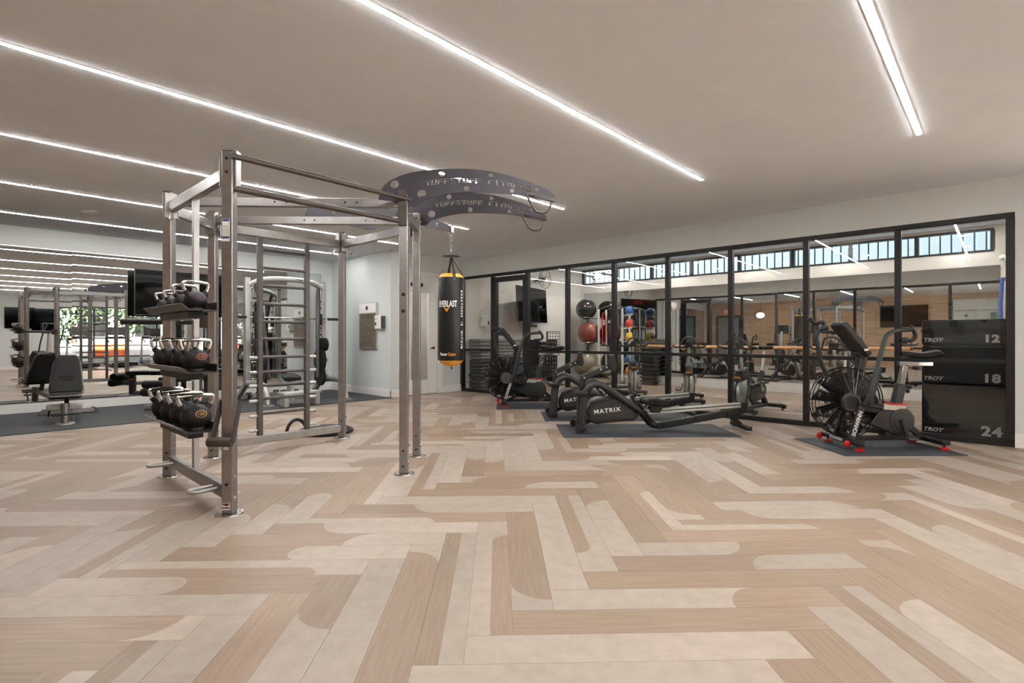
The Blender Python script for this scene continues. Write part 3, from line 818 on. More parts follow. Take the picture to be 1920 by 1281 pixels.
# loop handles at the foot
for y0 in (3.9, 4.93):
    pts = [(1.25, y0 - 0.045, 0.14), (1.12, y0 - 0.045, 0.14)] + [(1.12 - 0.045 * math.sin(PI * i / 8), y0 - 0.045 * math.cos(PI * i / 8), 0.14) for i in range(1, 8)] + [(1.12, y0 + 0.045, 0.14), (1.25, y0 + 0.045, 0.14)]
    build('loop_handle', MB().tube(pts, 0.0125, 10), 'silver_steel', rig, world=True)
# padded roller low on the near post
rl = build('foam_roller', MB().lathe([(0.008, -0.075), (0.03, -0.075), (0.032, -0.07), (0.032, 0.07), (0.03, 0.075), (0.008, 0.075)], 20, (PA[0] - 0.01, PA[1] - 0.1, 0.49), 'X'), 'bronze_grey', rig)
build('roller_arm', MB().beam((PA[0] + 0.07, PA[1] - 0.1, 0.49), (PA[0] + 0.07, PA[1] + 0.0, 0.74), 0.008, 0.045).beam((PA[0] - 0.06, PA[1] - 0.1, 0.49), (PA[0] - 0.05, PA[1] + 0.0, 0.74), 0.008, 0.045), 'gunmetal', rl)
# stickers on the near post
def sticker(z, h, w, bands):
    st = build('sticker', MB().box((PA[0] - w / 2 - 0.004, PA[1] - 0.0385, z), (PA[0] + w / 2 - 0.004, PA[1] - 0.0372, z + h)), 'paper_white', rig)
    for k, (a_, b_, mt) in enumerate(bands):
        build('print', MB().box((PA[0] - w / 2 + 0.002 - 0.004, PA[1] - 0.0392, z + a_), (PA[0] + w / 2 - 0.002 - 0.004, PA[1] - 0.0386, z + b_)), mt, st)
rows = [(0.03 + i * 0.013, 0.036 + i * 0.013, 'grey_print') for i in range(6)]
sticker(1.78, 0.145, 0.046, [(0.13, 0.143, 'blue_print'), (0.018, 0.03, 'blue_print')] + rows)
sticker(0.425, 0.05, 0.034, [(0.02, 0.04, 'dark_print')])
sticker(0.035, 0.045, 0.05, [(0.03, 0.043, 'orange_print'), (0.01, 0.018, 'dark_print')])
# padded bar reaching out of the left pair
pb = build('padded_bar', MB().lathe([(0.02, 0), (0.027, 0.01), (0.028, 0.8), (0.024, 0.82), (0.012, 0.825)], 18, (PC[0] - 0.06, PC[1] + 0.02, 1.31), 'X').map(lambda v: (2 * (PC[0] - 0.06) - v.x, v.y, v.z)), 'rubber_black', rig)
build('bar_clamp', MB().box((PC[0] - 0.12, PC[1] - 0.03, 1.25), (PC[0] - 0.036, PC[1] + 0.05, 1.37)), 'bronze_grey', pb, bevel=0.004)
# ladder
for X in (2.195, 2.697):
    r_ = build('ladder_rail', MB().box((X - 0.025, 5.575, 0.15), (X + 0.025, 5.625, 2.2)), 'gunmetal', rig, world=True, bevel=0.005)
    s = -1 if X < 2.4 else 1
    for z in (0.95, 0.8, 0.66, 0.505, 0.35, 0.2):
        build('peg', MB().lathe([(0.015, 0.0), (0.017, 0.01), (0.017, 0.075), (0.013, 0.08)], 12, (X + s * 0.025, 5.6, z), 'X').map(lambda v, X=X, s=s: v if s > 0 else (2 * X - 0.05 - v.x, v.y, v.z)), 'silver_steel', r_, world=True)
for z in (2.07, 1.885, 1.698, 1.508, 1.323, 1.143, 0.954, 0.80, 0.662, 0.525, 0.371):
    build('rung', MB().cyl((2.22, 5.6, z), (2.672, 5.6, z), 0.0165, 12), 'gunmetal', rig, world=True)

# curved lettered arm plates
LET = {'T': [(0, 4.7, 4, 6), (1.35, 0, 2.65, 4.35)], 'U': [(0, 1.6, 1.25, 6), (0, 0, 4, 1.25), (2.75, 1.6, 4, 6)],
       'F': [(0, 0, 1.25, 4.4), (0, 4.75, 4, 6), (1.6, 2.3, 3.6, 3.5)], 'S': [(0, 4.8, 4, 6), (0, 2.95, 1.25, 4.5), (1.55, 2.4, 4, 3.55), (2.75, 1.5, 4, 2.1), (0, 0, 4, 1.2)],
       'I': [(1.35, 0, 2.65, 6)], 'N': [(0, 0, 1.2, 6), (1.5, 3.2, 2.5, 5.2), (2.8, 0, 4, 6)], 'E': [(0, 0, 1.25, 4.4), (0, 4.75, 4, 6), (1.6, 2.4, 3.6, 3.5), (1.6, 0, 4, 1.2)]}
def cut_plate(name, outline, holes, words, zc, y, thick, m, parent, world=False, x0=0, x1=1):
    cu = bpy.data.curves.new(name, 'CURVE'); cu.dimensions = '2D'; cu.fill_mode = 'BOTH'; cu.extrude = thick / 2
    def sp(pts):
        s = cu.splines.new('POLY'); s.points.add(len(pts) - 1)
        for q, p in zip(s.points, pts): q.co = (p[0], p[1], 0, 1)
        s.use_cyclic_u = True
    sp(outline)
    for cx, cz, r in holes: sp([(cx + r * math.cos(2 * PI * i / 18), cz + r * math.sin(2 * PI * i / 18)) for i in range(18)])
    if words:
        n = len(words); pitch = (x1 - x0) / n; u = pitch * 0.84 / 4.0; hgt = 0.045 / 6.0
        for i, ch in enumerate(words):
            for a, b, c, d in LET.get(ch, []):
                cs = [(a, b), ((a + c) / 2, b), (c, b), (c, d), ((a + c) / 2, d), (a, d)]
                sp([(x0 + i * pitch + p * u, zc(x0 + i * pitch + p * u) + (q - 3) * hgt) for p, q in cs])
    ob = bpy.data.objects.new(name, cu); link(ob); bpy.context.view_layer.update()
    me = bpy.data.meshes.new_from_object(ob); bpy.data.objects.remove(ob); me.name = name
    for v in me.vertices: v.co = Vector((v.co.x, y + v.co.z, v.co.y))
    if world:
        inv = xf(parent).inverted()
        for v in me.vertices: v.co = inv @ v.co
    me.materials.clear(); finish(me, m, smooth=False)
    o = link(bpy.data.objects.new(name, me)); o.parent = parent
    return o
def px_plate(u, v): return ((u - 960) / 221.0 + 1.9, 1.15 + (634.5 - v) / 221.0)
OUT = [(708.4, 376), (710, 366), (714, 356), (721, 347), (732, 339), (748, 331), (768, 324.7), (794, 320), (820, 317.7), (846, 316.5), (872, 316.4), (898, 318.2), (925, 322), (951, 327.6), (977, 335), (997, 341.8), (1016, 349.5), (1029, 356.5), (1036, 362), (1039.5, 369), (1038.5, 375.5), (1031, 376), (1015, 372), (982, 366), (952, 362.8), (925, 361), (898, 360.2), (872, 360.4), (850, 362), (831, 365), (808, 370.5), (786, 378), (778, 388), (757, 388), (730, 378)]
OUTL = [px_plate(*q) for q in OUT]
HOL = [(738, 346.5, 8), (788.5, 363.5, 8), (826, 325.5, 5.5), (918.5, 327.5, 4.5), (872, 353, 5.5), (958, 356, 4.2), (1005.5, 353, 4.2)]
HOLL = [px_plate(a, b) + (c / 221.0,) for a, b, c in HOL]
def zc(x):
    # centre line of the lettering
    u = (x - 1.9) * 221 + 960; t = (u - 893) / 97.0
    v = 338.0 + 10.6 * t * t + 4.6 * t
    return 1.15 + (634.5 - v) / 221.0
lx0, lx1 = (795 - 960) / 221.0 + 1.9, (995 - 960) / 221.0 + 1.9
for yy in (-0.365, 0.365):
    ar = cut_plate('curved_arm', OUTL, HOLL, 'TUFFSTUFF FITNESS', zc, yy, 0.014, 'plate_grey', rig, x0=lx0, x1=lx1)
    ar['label'] = 'curved purple grey steel arm with cut-out lettering'
    # strap handles at the tip
    q = lambda u, v, dy=0.0: (*px_plate(u, v)[:1], yy + dy, px_plate(u, v)[1])
    loop = smooth_path([q(984, 364, -0.03), q(990, 376, -0.03), q(1001, 394, -0.03), q(1012, 399, -0.03), q(1024, 396, -0.03), q(1030, 385, -0.03), q(1033, 374, -0.03)], 4)
    build('strap_handle', MB().tube(loop, 0.010, 8), 'gunmetal', ar)
    build('tip_bar', MB().tube([q(984, 364, -0.03), q(1010, 369, -0.03), q(1037, 374, -0.03)], 0.010, 8).tube([q(1000, 371, -0.045), q(1038, 378, -0.045)], 0.009, 8), 'gunmetal', ar)
BA = [(2.42, 2.38), (2.425, 2.43), (2.46, 2.46), (2.7, 2.53), (3.0, 2.575), (3.3, 2.605), (3.6, 2.617), (3.9, 2.608), (4.15, 2.585), (4.34, 2.55), (4.37, 2.52), (4.34, 2.475), (4.2, 2.478), (4.05, 2.49), (3.85, 2.495), (3.65, 2.485), (3.45, 2.455), (3.3, 2.41), (3.2, 2.345), (3.12, 2.335), (2.9, 2.345), (2.6, 2.345), (2.46, 2.35)]
bar_ = cut_plate('bag_arm', BA, [(2.72, 2.455, 0.03), (3.1, 2.5, 0.03), (3.75, 2.55, 0.028), (4.08, 2.535, 0.025)], '', None, 5.05, 0.014, 'plate_grey', rig, world=True)
build('bag_hanger', MB().box((4.28, 5.02, 2.47), (4.33, 5.08, 2.56)), 'bolt_steel', bar_, world=True, bevel=0.004)

# ================================================================== KETTLEBELLS
def kettlebell(name, D, H, logo, label, loc):
    t = thing(name, label, 'kettlebell', loc, R(random.uniform(-5, 5)), 'kettlebells on the rig shelves')
    r = D / 2; hb = D * 0.9
    prof = [(1e-5, 0), (r * 0.62, 0), (r * 0.72, 0.004)]
    for i in range(1, 13):
        a = -PI / 2 + 0.52 + (PI - 0.55) * i / 12
        prof.append((max(r * math.cos(a), 1e-5), hb / 2 + hb / 2 * math.sin(a)))
    build('body', MB().lathe(prof, 28), 'rubber_black', t)
    hw = D * 0.53; tr = D * 0.075
    pts = [(-hw * 0.62, 0, hb * 0.80), (-hw * 0.86, 0, hb * 0.98), (-hw * 1.02, 0, hb + (H - hb) * 0.45), (-hw * 1.0, 0, hb + (H - hb) * 0.72), (-hw * 0.72, 0, H - tr * 1.2), (-hw * 0.35, 0, H - tr)]
    pts = pts + [(-x, y, z) for x, y, z in pts[::-1]]
    path = smooth_path(pts, 4)
    build('handle', MB().tube(path, tr, 12), 'chrome', t)
    m = MB()
    for s in (-1, 1): m.tube([(s * hw * 0.5, 0, hb * 0.70), (s * hw * 0.78, 0, hb * 0.92), (s * hw * 0.87, 0, hb * 0.99)], [tr * 1.9, tr * 1.55, tr * 1.45], 12)
    build('collar', m, 'rubber_black', t)
    # printed oval badge on the front
    k = []
    c = Vector((r * 0.12, 0, hb * 0.66)); n = 20
    def onbody(x, z, e):
        dz = (z - hb / 2) / (hb / 2); rr = r * math.sqrt(max(0.02, 1 - dz * dz))
        yy = -math.sqrt(max(1e-6, rr * rr - x * x)) - e
        return (x, yy, z)
    rx, rz = D * 0.19, D * 0.125
    ring = MB()
    for i in range(n):
        a0, a1 = 2 * PI * i / n, 2 * PI * (i + 1) / n
        ring.add([onbody(c.x + rx * f * math.cos(a), c.z + rz * f * math.sin(a), 0.0015) for a, f in ((a0, 0.84), (a1, 0.84), (a1, 1.0), (a0, 1.0))], [(0, 1, 2, 3)])
    bd = build('badge', ring, logo, t)
    def fn(v): return onbody(c.x + v.x, c.z + v.y, 0.0015 + v.z * 0.2)
    lettering('badge_lettering', {0: '8K', 1: '12K', 2: '16K'}[0 if D < 0.15 else (1 if D < 0.18 else 2)], D * 0.15, logo, bd, fn=fn)
    return t
SZ = [((0.194, 0.249, 'gold_print'),) * 4, ((0.172, 0.23, 'orange_print'),) * 4,
      ((0.146, 0.203, 'purple_print'), (0.14, 0.198, 'purple_print'), (0.125, 0.17, 'orange_print'), (0.12, 0.165, 'orange_print'))]
ORD = ('nearest', 'second from the near end', 'third from the near end', 'farthest')
for i, (z, nm) in enumerate(zip(KZ, ('bottom', 'middle', 'top'))):
    for j in range(4):
        D, H, lg = SZ[i][j]
        kettlebell('kettlebell', D, H, lg, 'black chrome-handled kettlebell, %s rig shelf, %s' % (nm, ORD[j]), (1.158, 4.04 + 0.24 * j, z - 0.002))

# ================================================================== PUNCHING BAG
bx, by, br = 4.305, 5.05, 0.167
bag = thing('punching_bag', 'black punching bag with yellow ends hanging from the rig arm', 'punching bag', (bx, by, 0.79))
prof = [(1e-5, 0.80), (0.05, 0.802), (0.1, 0.82), (0.14, 0.85), (0.152, 0.875), (0.16, 0.876), (br, 0.90), (br, 1.3), (br * 1.005, 1.6), (br, 1.885), (0.163, 1.905), (0.158, 1.907), (0.150, 1.93), (0.12, 1.955), (1e-5, 1.958)]
mis = [1, 1, 1, 1, 0, 0, 0, 0, 0, 0, 0, 1, 1, 1]
build('body', MB().lathe(prof, 40, (bx, by, 0), mis=mis), ['bag_vinyl', 'bag_yellow'], bag, world=True)
av = math.atan2(-by, -bx)
m = MB()
for k in range(4):
    a = av + R(14) + k * PI / 2; d = Vector((math.cos(a), math.sin(a), 0)); s = Vector((-d.y, d.x, 0)) * 0.02
    top = Vector((bx, by, 2.16)); mid = Vector((bx, by, 1.935)) + d * 0.152; low = Vector((bx, by, 1.87)) + d * (br + 0.003)
    for p, q in ((top + d * 0.008, mid), (mid, low)):
        m.add([p - s * (0.5 if p is not mid else 1), p + s * (0.5 if p is not mid else 1), q + s, q - s,
               p - s * 0.5 + d * 0.004, p + s * 0.5 + d * 0.004, q + s + d * 0.004, q - s + d * 0.004], [(0, 1, 2, 3), (4, 5, 6, 7), (0, 4, 7, 3), (1, 5, 6, 2)])
build('strap', m, 'black_plastic', bag, world=True)
m = MB()
for k in range(4):
    a = av + R(14) + k * PI / 2; d = Vector((math.cos(a), math.sin(a), 0))
    for z in (1.885, 1.868): m.ball(Vector((bx, by, z)) + d * (br + 0.006), 0.006, 8)
build('rivet', m, 'bolt_steel', bag, world=True)
build('chain_disc', MB().lathe([(1e-5, 2.185), (0.1, 2.183), (0.115, 2.18), (1e-5, 2.178)], 24, (bx, by, 0)), 'gunmetal', bag, world=True)
z = 2.175; k = 0
while z < 2.46:
    n = 12; ax = k % 2
    pts = [(bx + (0.011 * math.cos(2 * PI * i / n) if ax else 0), by + (0 if ax else 0.011 * math.cos(2 * PI * i / n)), z + 0.018 + 0.021 * math.sin(2 * PI * i / n)) for i in range(n)]
    build('chain_link', MB().tube(pts, 0.0038, 6, closed=True), 'chrome', bag, world=True); z += 0.031; k += 1
build('tail_strap', MB().beam((bx, by, 0.805), (bx + 0.01, by, 0.76), 0.02, 0.004, up=(1, 0, 0)), 'black_plastic', bag, world=True)
def bagfn(ang, z0, rot=False):
    def f(v):
        x, y = (v.x, v.y) if not rot else (v.y, -v.x)
        a = av + ang + x / br; rr = br + 0.0025 + v.z
        return (a_loc(bx + rr * math.cos(a), by + rr * math.sin(a), z0 + y))
    return f
def a_loc(x, y, z): return Vector((x - bx, y - by, z - 0.79))
lettering('brand_lettering', 'EVERLAST', 0.105, 'white_print', bag, fn=bagfn(R(-17), 1.57), bold=0.003, sx=0.52)
lettering('brand_lettering', 'V', 0.06, 'amber', bag, fn=bagfn(R(-19), 1.50), bold=0.003, sx=1.6)
lettering('slogan_lettering', 'GREATNESS  IS  WITHIN', 0.048, 'white_print', bag, fn=bagfn(R(50), 1.385, True), bold=0.002, spacing=1.55, sx=0.93)
lettering('name_lettering', 'Power', 0.052, 'white_print', bag, fn=bagfn(R(-34), 0.953), bold=0.0015, sx=0.72)
lettering('name_lettering', 'Core', 0.052, 'amber', bag, fn=bagfn(R(2), 0.953), bold=0.0015, sx=0.85)

# ================================================================== COILED ROPE
rp = thing('battle_rope', 'coiled black battle rope lying on the floor behind the rig ladder', 'rope', (3.14, 6.05, 0))
pts = [(3.14 + (0.09 + 0.24 * t) * math.cos(2 * PI * 4.2 * t), 6.05 + (0.09 + 0.24 * t) * math.sin(2 * PI * 4.2 * t), 0.024) for t in [i / 150 for i in range(151)]]
build('coil', MB().tube(pts, 0.024, 8), 'rubber_black', rp, world=True)
lp = [(2.66 + 0.12 * math.cos(PI * (1 - i / 12)) + 0.12, 6.03, 0.03 + 0.17 * math.sin(PI * i / 12)) for i in range(13)]
build('end_loop', MB().tube(lp, 0.02, 8), 'rubber_black', rp, world=True)
# ================================================================== MATS ON THE FLOOR
MROT = R(-46)
def floor_mat(loc, sx, sy, label):
    o = build('floor_mat', MB().box((-sx / 2, -sy / 2, 0.0005), (sx / 2, sy / 2, 0.008)), 'mat_rubber', bevel=0.002)
    o.location = loc; o.rotation_euler = (0, 0, MROT)
    return tag(o, label, 'mat', 'black machine mats')
floor_mat((5.90, 3.26, 0), 2.08, 0.9, 'black rubber mat under the nearer rowing machine')
floor_mat((6.68, 4.18, 0), 2.08, 0.9, 'black rubber mat under the farther rowing machine')
floor_mat((6.70, 0.98, 0), 1.22, 0.9, 'black rubber mat under the air bike at the right')
floor_mat((6.78, 5.83, 0), 1.22, 0.86, 'black rubber mat under the air bike at the left')

# ================================================================== ROWING MACHINES
def rq(u, v): return ((u - 1082) / 151.4, (808.7 - v) / 151.4)
def make_rower(label, loc, rz):
    t = thing('rowing_machine', label, 'rowing machine', loc, rz, 'black rowing machines')
    fr = [rq(*q) for q in ((1084, 803), (1085.5, 785), (1087, 760), (1088.5, 745), (1093, 731), (1103, 722), (1115, 720.5), (1127, 726.5), (1150, 741.5), (1175, 758), (1196, 772), (1210, 786), (1220, 797))]
    for y in (-0.13, 0.13):
        pts = [(x, y * (1.0 if x < 0.7 else max(0.35, 1 - (x - 0.7) * 2.2)), z) for x, z in fr]
        build('side_frame', MB().tube(smooth_path(pts, 3), 0.041, 12), 'charcoal', t)
    pts = [(x, 0, z) for x, z in (rq(1206, 783), rq(1216, 796), rq(1226, 800), rq(1240, 799), rq(1300, 788.5), rq(1360, 777.5), rq(1392, 771.5))]
    m = MB()
    for p, q in zip(pts, pts[1:]): m.beam(p, q, 0.085, 0.082)
    build('rear_beam', m, 'black_frame', t, bevel=0.01)
    sh = [rq(*q) for q in ((1097, 762), (1102, 754), (1112, 749), (1150, 743), (1158, 741), (1166, 745), (1190, 776), (1188, 784), (1180, 788), (1110, 794), (1101, 791), (1095, 782), (1094, 771))]
    s_ = build('shroud', MB().prism(sh, -0.115, 0.115), 'black_plastic', t, bevel=0.014)
    pan = [rq(*q) for q in ((1104, 764), (1112, 757), (1150, 749), (1158, 748), (1182, 775), (1178, 783), (1110, 787), (1102, 781), (1100, 773))]
    build('side_panel', MB().prism(pan, -0.121, -0.114), 'charcoal', s_, bevel=0.002)
    x, z = rq(1131, 769.5); a = R(6.5)
    lettering('brand_lettering', 'MATRIX', 0.072, 'white_print', s_, M=frame_m((x, -0.1225, z), (math.cos(a), 0, math.sin(a)), (-math.sin(a), 0, math.cos(a))), bold=0.0012, sx=1.12, spacing=1.18)
    fx, fz = rq(1117, 771)
    build('flywheel_cover', MB().lathe([(1e-5, -0.06), (0.15, -0.06), (0.168, -0.045), (0.168, 0.045), (0.15, 0.06), (1e-5, 0.06)], 40, (fx, 0, fz), 'Y'), 'silver_steel', t)
    p = rq(1087, 711); q = rq(1139, 688)
    arm = build('console_arm', MB().beam((p[0], 0, p[1]), (q[0], 0, q[1]), 0.06, 0.075), 'charcoal', t, bevel=0.012)
    m = MB()
    for u, v in ((1091, 710), (1122, 694), (1133, 690)):
        a_ = rq(u, v); m.lathe([(1e-5, -0.034), (0.012, -0.034), (0.012, -0.028)], 12, (a_[0], 0, a_[1]), 'Y')
    build('bolt', m, 'bolt_steel', arm)
    build('arm_post', MB().beam((*rq(1088, 735)[:1], 0, rq(1088, 735)[1]), (p[0] + 0.01, 0, p[1]), 0.06, 0.06), 'black_plastic', t, bevel=0.006)
    c0, c1 = rq(1146, 668), rq(1141, 694)
    con2 = MB().prism([rq(*w) for w in ((1141, 667), (1146, 666), (1150, 690), (1145, 697), (1138, 694))], -0.12, 0.12)
    con = build('console', con2, 'black_plastic', t, bevel=0.008)
    build('cable', MB().tube([(*rq(1147, 668)[:1], -0.05, rq(1147, 668)[1]), (*rq(1151, 690)[:1], -0.05, rq(1151, 690)[1]), (*rq(1147, 700)[:1], -0.03, rq(1147, 700)[1])], 0.006, 6), 'gunmetal', con)
    a_, b_ = rq(1072, 740), rq(1108, 726)
    build('handle_cradle', MB().box((a_[0], -0.2, a_[1]), (b_[0] - 0.08, 0.2, a_[1] + 0.045)), 'black_plastic', t, bevel=0.012)
    build('handle', MB().cyl((b_[0] - 0.06, -0.24, a_[1] + 0.03), (b_[0] - 0.06, 0.24, a_[1] + 0.03), 0.017, 10), 'rubber_black', t)
    build('pull_strap', MB().tube([(b_[0] - 0.06, 0, a_[1] + 0.03), (*rq(1128, 745)[:1], 0, rq(1128, 745)[1])], 0.005, 6), 'black_plastic', t)
    p, q = rq(1193, 775.5), rq(1388, 761.5)
    rail = build('seat_rail', MB().beam((p[0], 0, p[1]), (q[0], 0, q[1]), 0.07, 0.062), 'aluminium', t, bevel=0.004)
    build('rail_groove', MB().beam((p[0], -0.036, p[1] + 0.006), (q[0], -0.036, q[1] + 0.006), 0.002, 0.012), 'charcoal', rail)
    build('end_cap', MB().prism([rq(*w) for w in ((1386, 756), (1399, 756.5), (1395, 776), (1386, 778))], -0.055, 0.055), 'black_plastic', t, bevel=0.006)
    sp = [rq(*w) for w in ((1201, 752), (1206, 748), (1220, 747), (1240, 750.5), (1247, 753), (1246, 759), (1236, 762), (1205, 760), (1200, 757))]
    seat = build('seat', MB().prism(sp, -0.16, 0.16), 'vinyl', t, bevel=0.018)
    cr = [rq(*w) for w in ((1211, 760), (1240, 760), (1232, 775), (1216, 775))]
    build('carriage', MB().prism(cr, -0.07, 0.07), 'black_plastic', seat, bevel=0.006)
    for y in (-0.13, 0.13):
        ft = build('footplate', MB().beam((*rq(1186, 750)[:1], y, rq(1186, 750)[1]), (*rq(1214, 789)[:1], y, rq(1214, 789)[1]), 0.11, 0.02), 'black_plastic', t, bevel=0.005)
        hx, hz = rq(1214, 770)
        build('foot_strap', MB().tube([(hx - 0.12, y - 0.05, hz), (hx - 0.06, y - 0.05, hz + 0.07), (hx - 0.06, y + 0.05, hz + 0.07), (hx - 0.12, y + 0.05, hz)], 0.009, 6), 'gunmetal', ft)
    gx, gz = rq(1189, 741)
    build('grip_bar', MB().cyl((gx, -0.16, gz), (gx, 0.16, gz), 0.017, 10).beam((gx - 0.06, 0, gz - 0.05), (gx, 0, gz), 0.05, 0.04), 'black_plastic', t)
    p, q = rq(1366, 780), rq(1388, 801)
    lg = build('rear_leg', MB().beam((p[0], 0, p[1]), (q[0], 0, q[1]), 0.07, 0.06), 'black_frame', t, bevel=0.006)
    build('rear_foot', MB().beam((q[0], -0.24, 0.052), (q[0], 0.24, 0.052), 0.07, 0.05), 'black_frame', lg, bevel=0.012)
    m = MB()
    for y in (-0.2, 0.2): m.lathe([(1e-5, 0.003), (0.03, 0.003), (0.03, 0.028), (1e-5, 0.028)], 14, (q[0], y, 0))
    build('foot_pad', m, 'silver_steel', lg)
    ff = build('front_foot', MB().beam((0.01, -0.24, 0.06), (0.01, 0.24, 0.06), 0.08, 0.07), 'black_plastic', t, bevel=0.014)
    m = MB()
    for y in (-0.22, 0.22): m.lathe([(1e-5, -0.02), (0.045, -0.02), (0.045, 0.02), (1e-5, 0.02)], 18, (-0.04, y, 0.055), 'Y')
    build('wheel', m, 'rubber_black', ff)
    build('brace', MB().beam((0.03, 0, 0.08), (0.25, 0, 0.17), 0.06, 0.045), 'black_frame', t)
    return t
rower = make_rower('black rowing machine nearer the camera with seat and long rail in full view', (5.34, 3.83, 0.008), MROT)
copy_tree(rower, loc=(6.02, 4.80, 0.008), rz=MROT, label='black rowing machine half hidden behind the nearer one')

# ================================================================== AIR BIKES
def bq(u, v): return ((u - 1590) / 177.4, (838.5 - v) / 177.4)
def make_airbike(label, loc, rz):
    t = thing('air_bike', label, 'exercise bike', loc, rz, 'black air bikes')
    C = (0.0, 0.0, 0.467); RR = 0.37
    fan = build('fan_blade', MB(), 'black_gloss', t) if False else None
    hub = build('fan_hub', MB().lathe([(1e-5, -0.095), (0.09, -0.092), (0.105, -0.08), (0.105, 0.08), (0.09, 0.092), (1e-5, 0.095)], 28, C, 'Y'), 'black_plastic', t)
    n = 11
    for k in range(n):
        a = 2 * PI * k / n; d = Vector((math.cos(a), 0, math.sin(a))); e = Vector((-math.sin(a), 0, math.cos(a)))
        c = Vector(C); m = MB(); w0, w1 = 0.035, 0.085
        p = [c + d * 0.1 - e * w0 + Vector((0, -0.03, 0)), c + d * 0.1 + e * w0 + Vector((0, 0.03, 0)), c + d * 0.348 + e * w1 + Vector((0, 0.045, 0)), c + d * 0.348 - e * w1 * 0.55 + Vector((0, -0.045, 0))]
        q = [v + Vector((0, 0.006, 0)) for v in p]
        m.add(p + q, [(0, 1, 2, 3), (7, 6, 5, 4), (0, 4, 5, 1), (1, 5, 6, 2), (2, 6, 7, 3), (3, 7, 4, 0)])
        b = build('fan_blade', m, 'black_plastic', t)
        m = MB(); p = [c + d * 0.315 - e * 0.02, c + d * 0.315 + e * 0.03, c + d * 0.345 + e * 0.03, c + d * 0.345 - e * 0.02]
        m.add([v + Vector((0, -0.058, 0)) for v in p] + [v + Vector((0, -0.054, 0)) for v in p], [(0, 1, 2, 3), (7, 6, 5, 4), (0, 4, 5, 1), (1, 5, 6, 2), (2, 6, 7, 3), (3, 7, 4, 0)])
        build('blade_glint', m, 'gunmetal', b)  # lighter pad stands in for a silver glint on the blade
    cage = MB()
    for y, rs in ((-0.07, (0.362, 0.33, 0.30, 0.27, 0.24, 0.21, 0.18, 0.15)), (0.07, (0.362, 0.31, 0.25, 0.19)), (0.0, (0.366,))):
        for r in rs:
            yy = y * (1.0 if r < 0.36 else 0.75)
            cage.tube([(C[0] + r * math.cos(2 * PI * i / 40), yy, C[2] + r * math.sin(2 * PI * i / 40)) for i in range(40)], 0.0065 if r > 0.36 else 0.0018, 6, closed=True)
    for y in (-0.076, 0.076):
        for k in range(36):
            a = 2 * PI * k / 36
            cage.tube([(C[0] + 0.1 * math.cos(a), y, C[2] + 0.1 * math.sin(a)), (C[0] + 0.362 * math.cos(a + 0.25), y * 0.75, C[2] + 0.362 * math.sin(a + 0.25))], 0.0016, 5)
    build('fan_cage', cage, 'black_gloss', t)
    build('hub_badge', MB().lathe([(0.075, -0.098), (0.082, -0.1), (0.088, -0.098)], 28, C, 'Y'), 'gunmetal', t)
    f0, f1 = bq(1606, 757), bq(1585, 822)
    for y in (-0.125, 0.125):
        fk = build('fork', MB().beam((f0[0], y, f0[1]), (f1[0], y, f1[1]), 0.035, 0.058), 'charcoal', t, bevel=0.006)
        if y < 0:
            d = Vector((f0[0] - f1[0], 0, f0[1] - f1[1])).normalized(); u = Vector((-d.z, 0, d.x))
            cx, cz = bq(1594.5, 793)
            lettering('brand_lettering', 'SCHWINN', 0.058, 'white_print', fk, M=frame_m((cx, y - 0.0195, cz), d, u), bold=0.001, sx=0.98)
    near = [(f0[0], -0.17, f0[1])] + [(x, -0.2, z) for x, z in (bq(1612, 735), bq(1620, 705), bq(1630, 668), bq(1638, 640), bq(1644, 629), bq(1655, 623.5), bq(1672, 620.5), bq(1687, 619.5))]
    na = build('swing_arm', MB().tube(smooth_path(near, 4), 0.023, 12), 'charcoal', t)
    grip = [(x, -0.2 + i * 0.006, z) for i, (x, z) in enumerate((bq(1685, 613.5), bq(1692, 621), bq(1696.5, 630), bq(1694.5, 637), bq(1688, 640), bq(1671, 640)))]
    build('hand_grip', MB().tube(smooth_path(grip, 3), 0.021, 12), 'rubber_black', na)
    build('arm_sleeve', MB().beam((*bq(1612, 755)[:1], -0.185, bq(1612, 755)[1]), (*bq(1627, 690)[:1], -0.205, bq(1627, 690)[1]), 0.03, 0.05), 'charcoal', na, bevel=0.004)  # flat sleeve on the lower arm, same colour as the arm
    far = [(f0[0], 0.17, f0[1]), (0.0, 0.2, 0.6)] + [(x, 0.22, z) for x, z in ((-0.12, 0.84), (-0.165, 1.03), (-0.19, 1.15), (-0.16, 1.23), (-0.06, 1.26))]
    fa = build('swing_arm', MB().tube(smooth_path(far, 4), 0.023, 12), 'charcoal', t)
    grip = [(-0.24, 0.24, 1.37), (-0.2, 0.24, 1.31), (-0.1, 0.24, 1.32), (-0.09, 0.23, 1.27), (-0.16, 0.22, 1.22)]
    build('hand_grip', MB().tube(smooth_path(grip, 3), 0.021, 12), 'rubber_black', fa)
    build('cross_grip', MB().tube([(-0.13, 0.22, 1.215), (0.02, 0.1, 1.2), (0.06, 0.05, 1.19)], 0.018, 10), 'rubber_black', fa)
    p, q = bq(1575, 608), bq(1624, 668)
    con = build('console', MB().beam((p[0], 0, p[1]), (q[0], 0, q[1]), 0.23, 0.075), 'black_plastic', t, bevel=0.02)
    d = Vector((q[0] - p[0], 0, q[1] - p[1])).normalized(); nrm = Vector((-d.z, 0, d.x))
    if nrm.x < 0: nrm = -nrm
    c = Vector((p[0], 0, p[1])).lerp(Vector((q[0], 0, q[1])), 0.4) + nrm * 0.0395
    m = MB(); m.beam(c - d * 0.12, c + d * 0.12, 0.19, 0.003)
    build('display', m, 'screen', con)
    c = Vector((p[0], 0, p[1])).lerp(Vector((q[0], 0, q[1])), 0.88) - nrm * 0.0
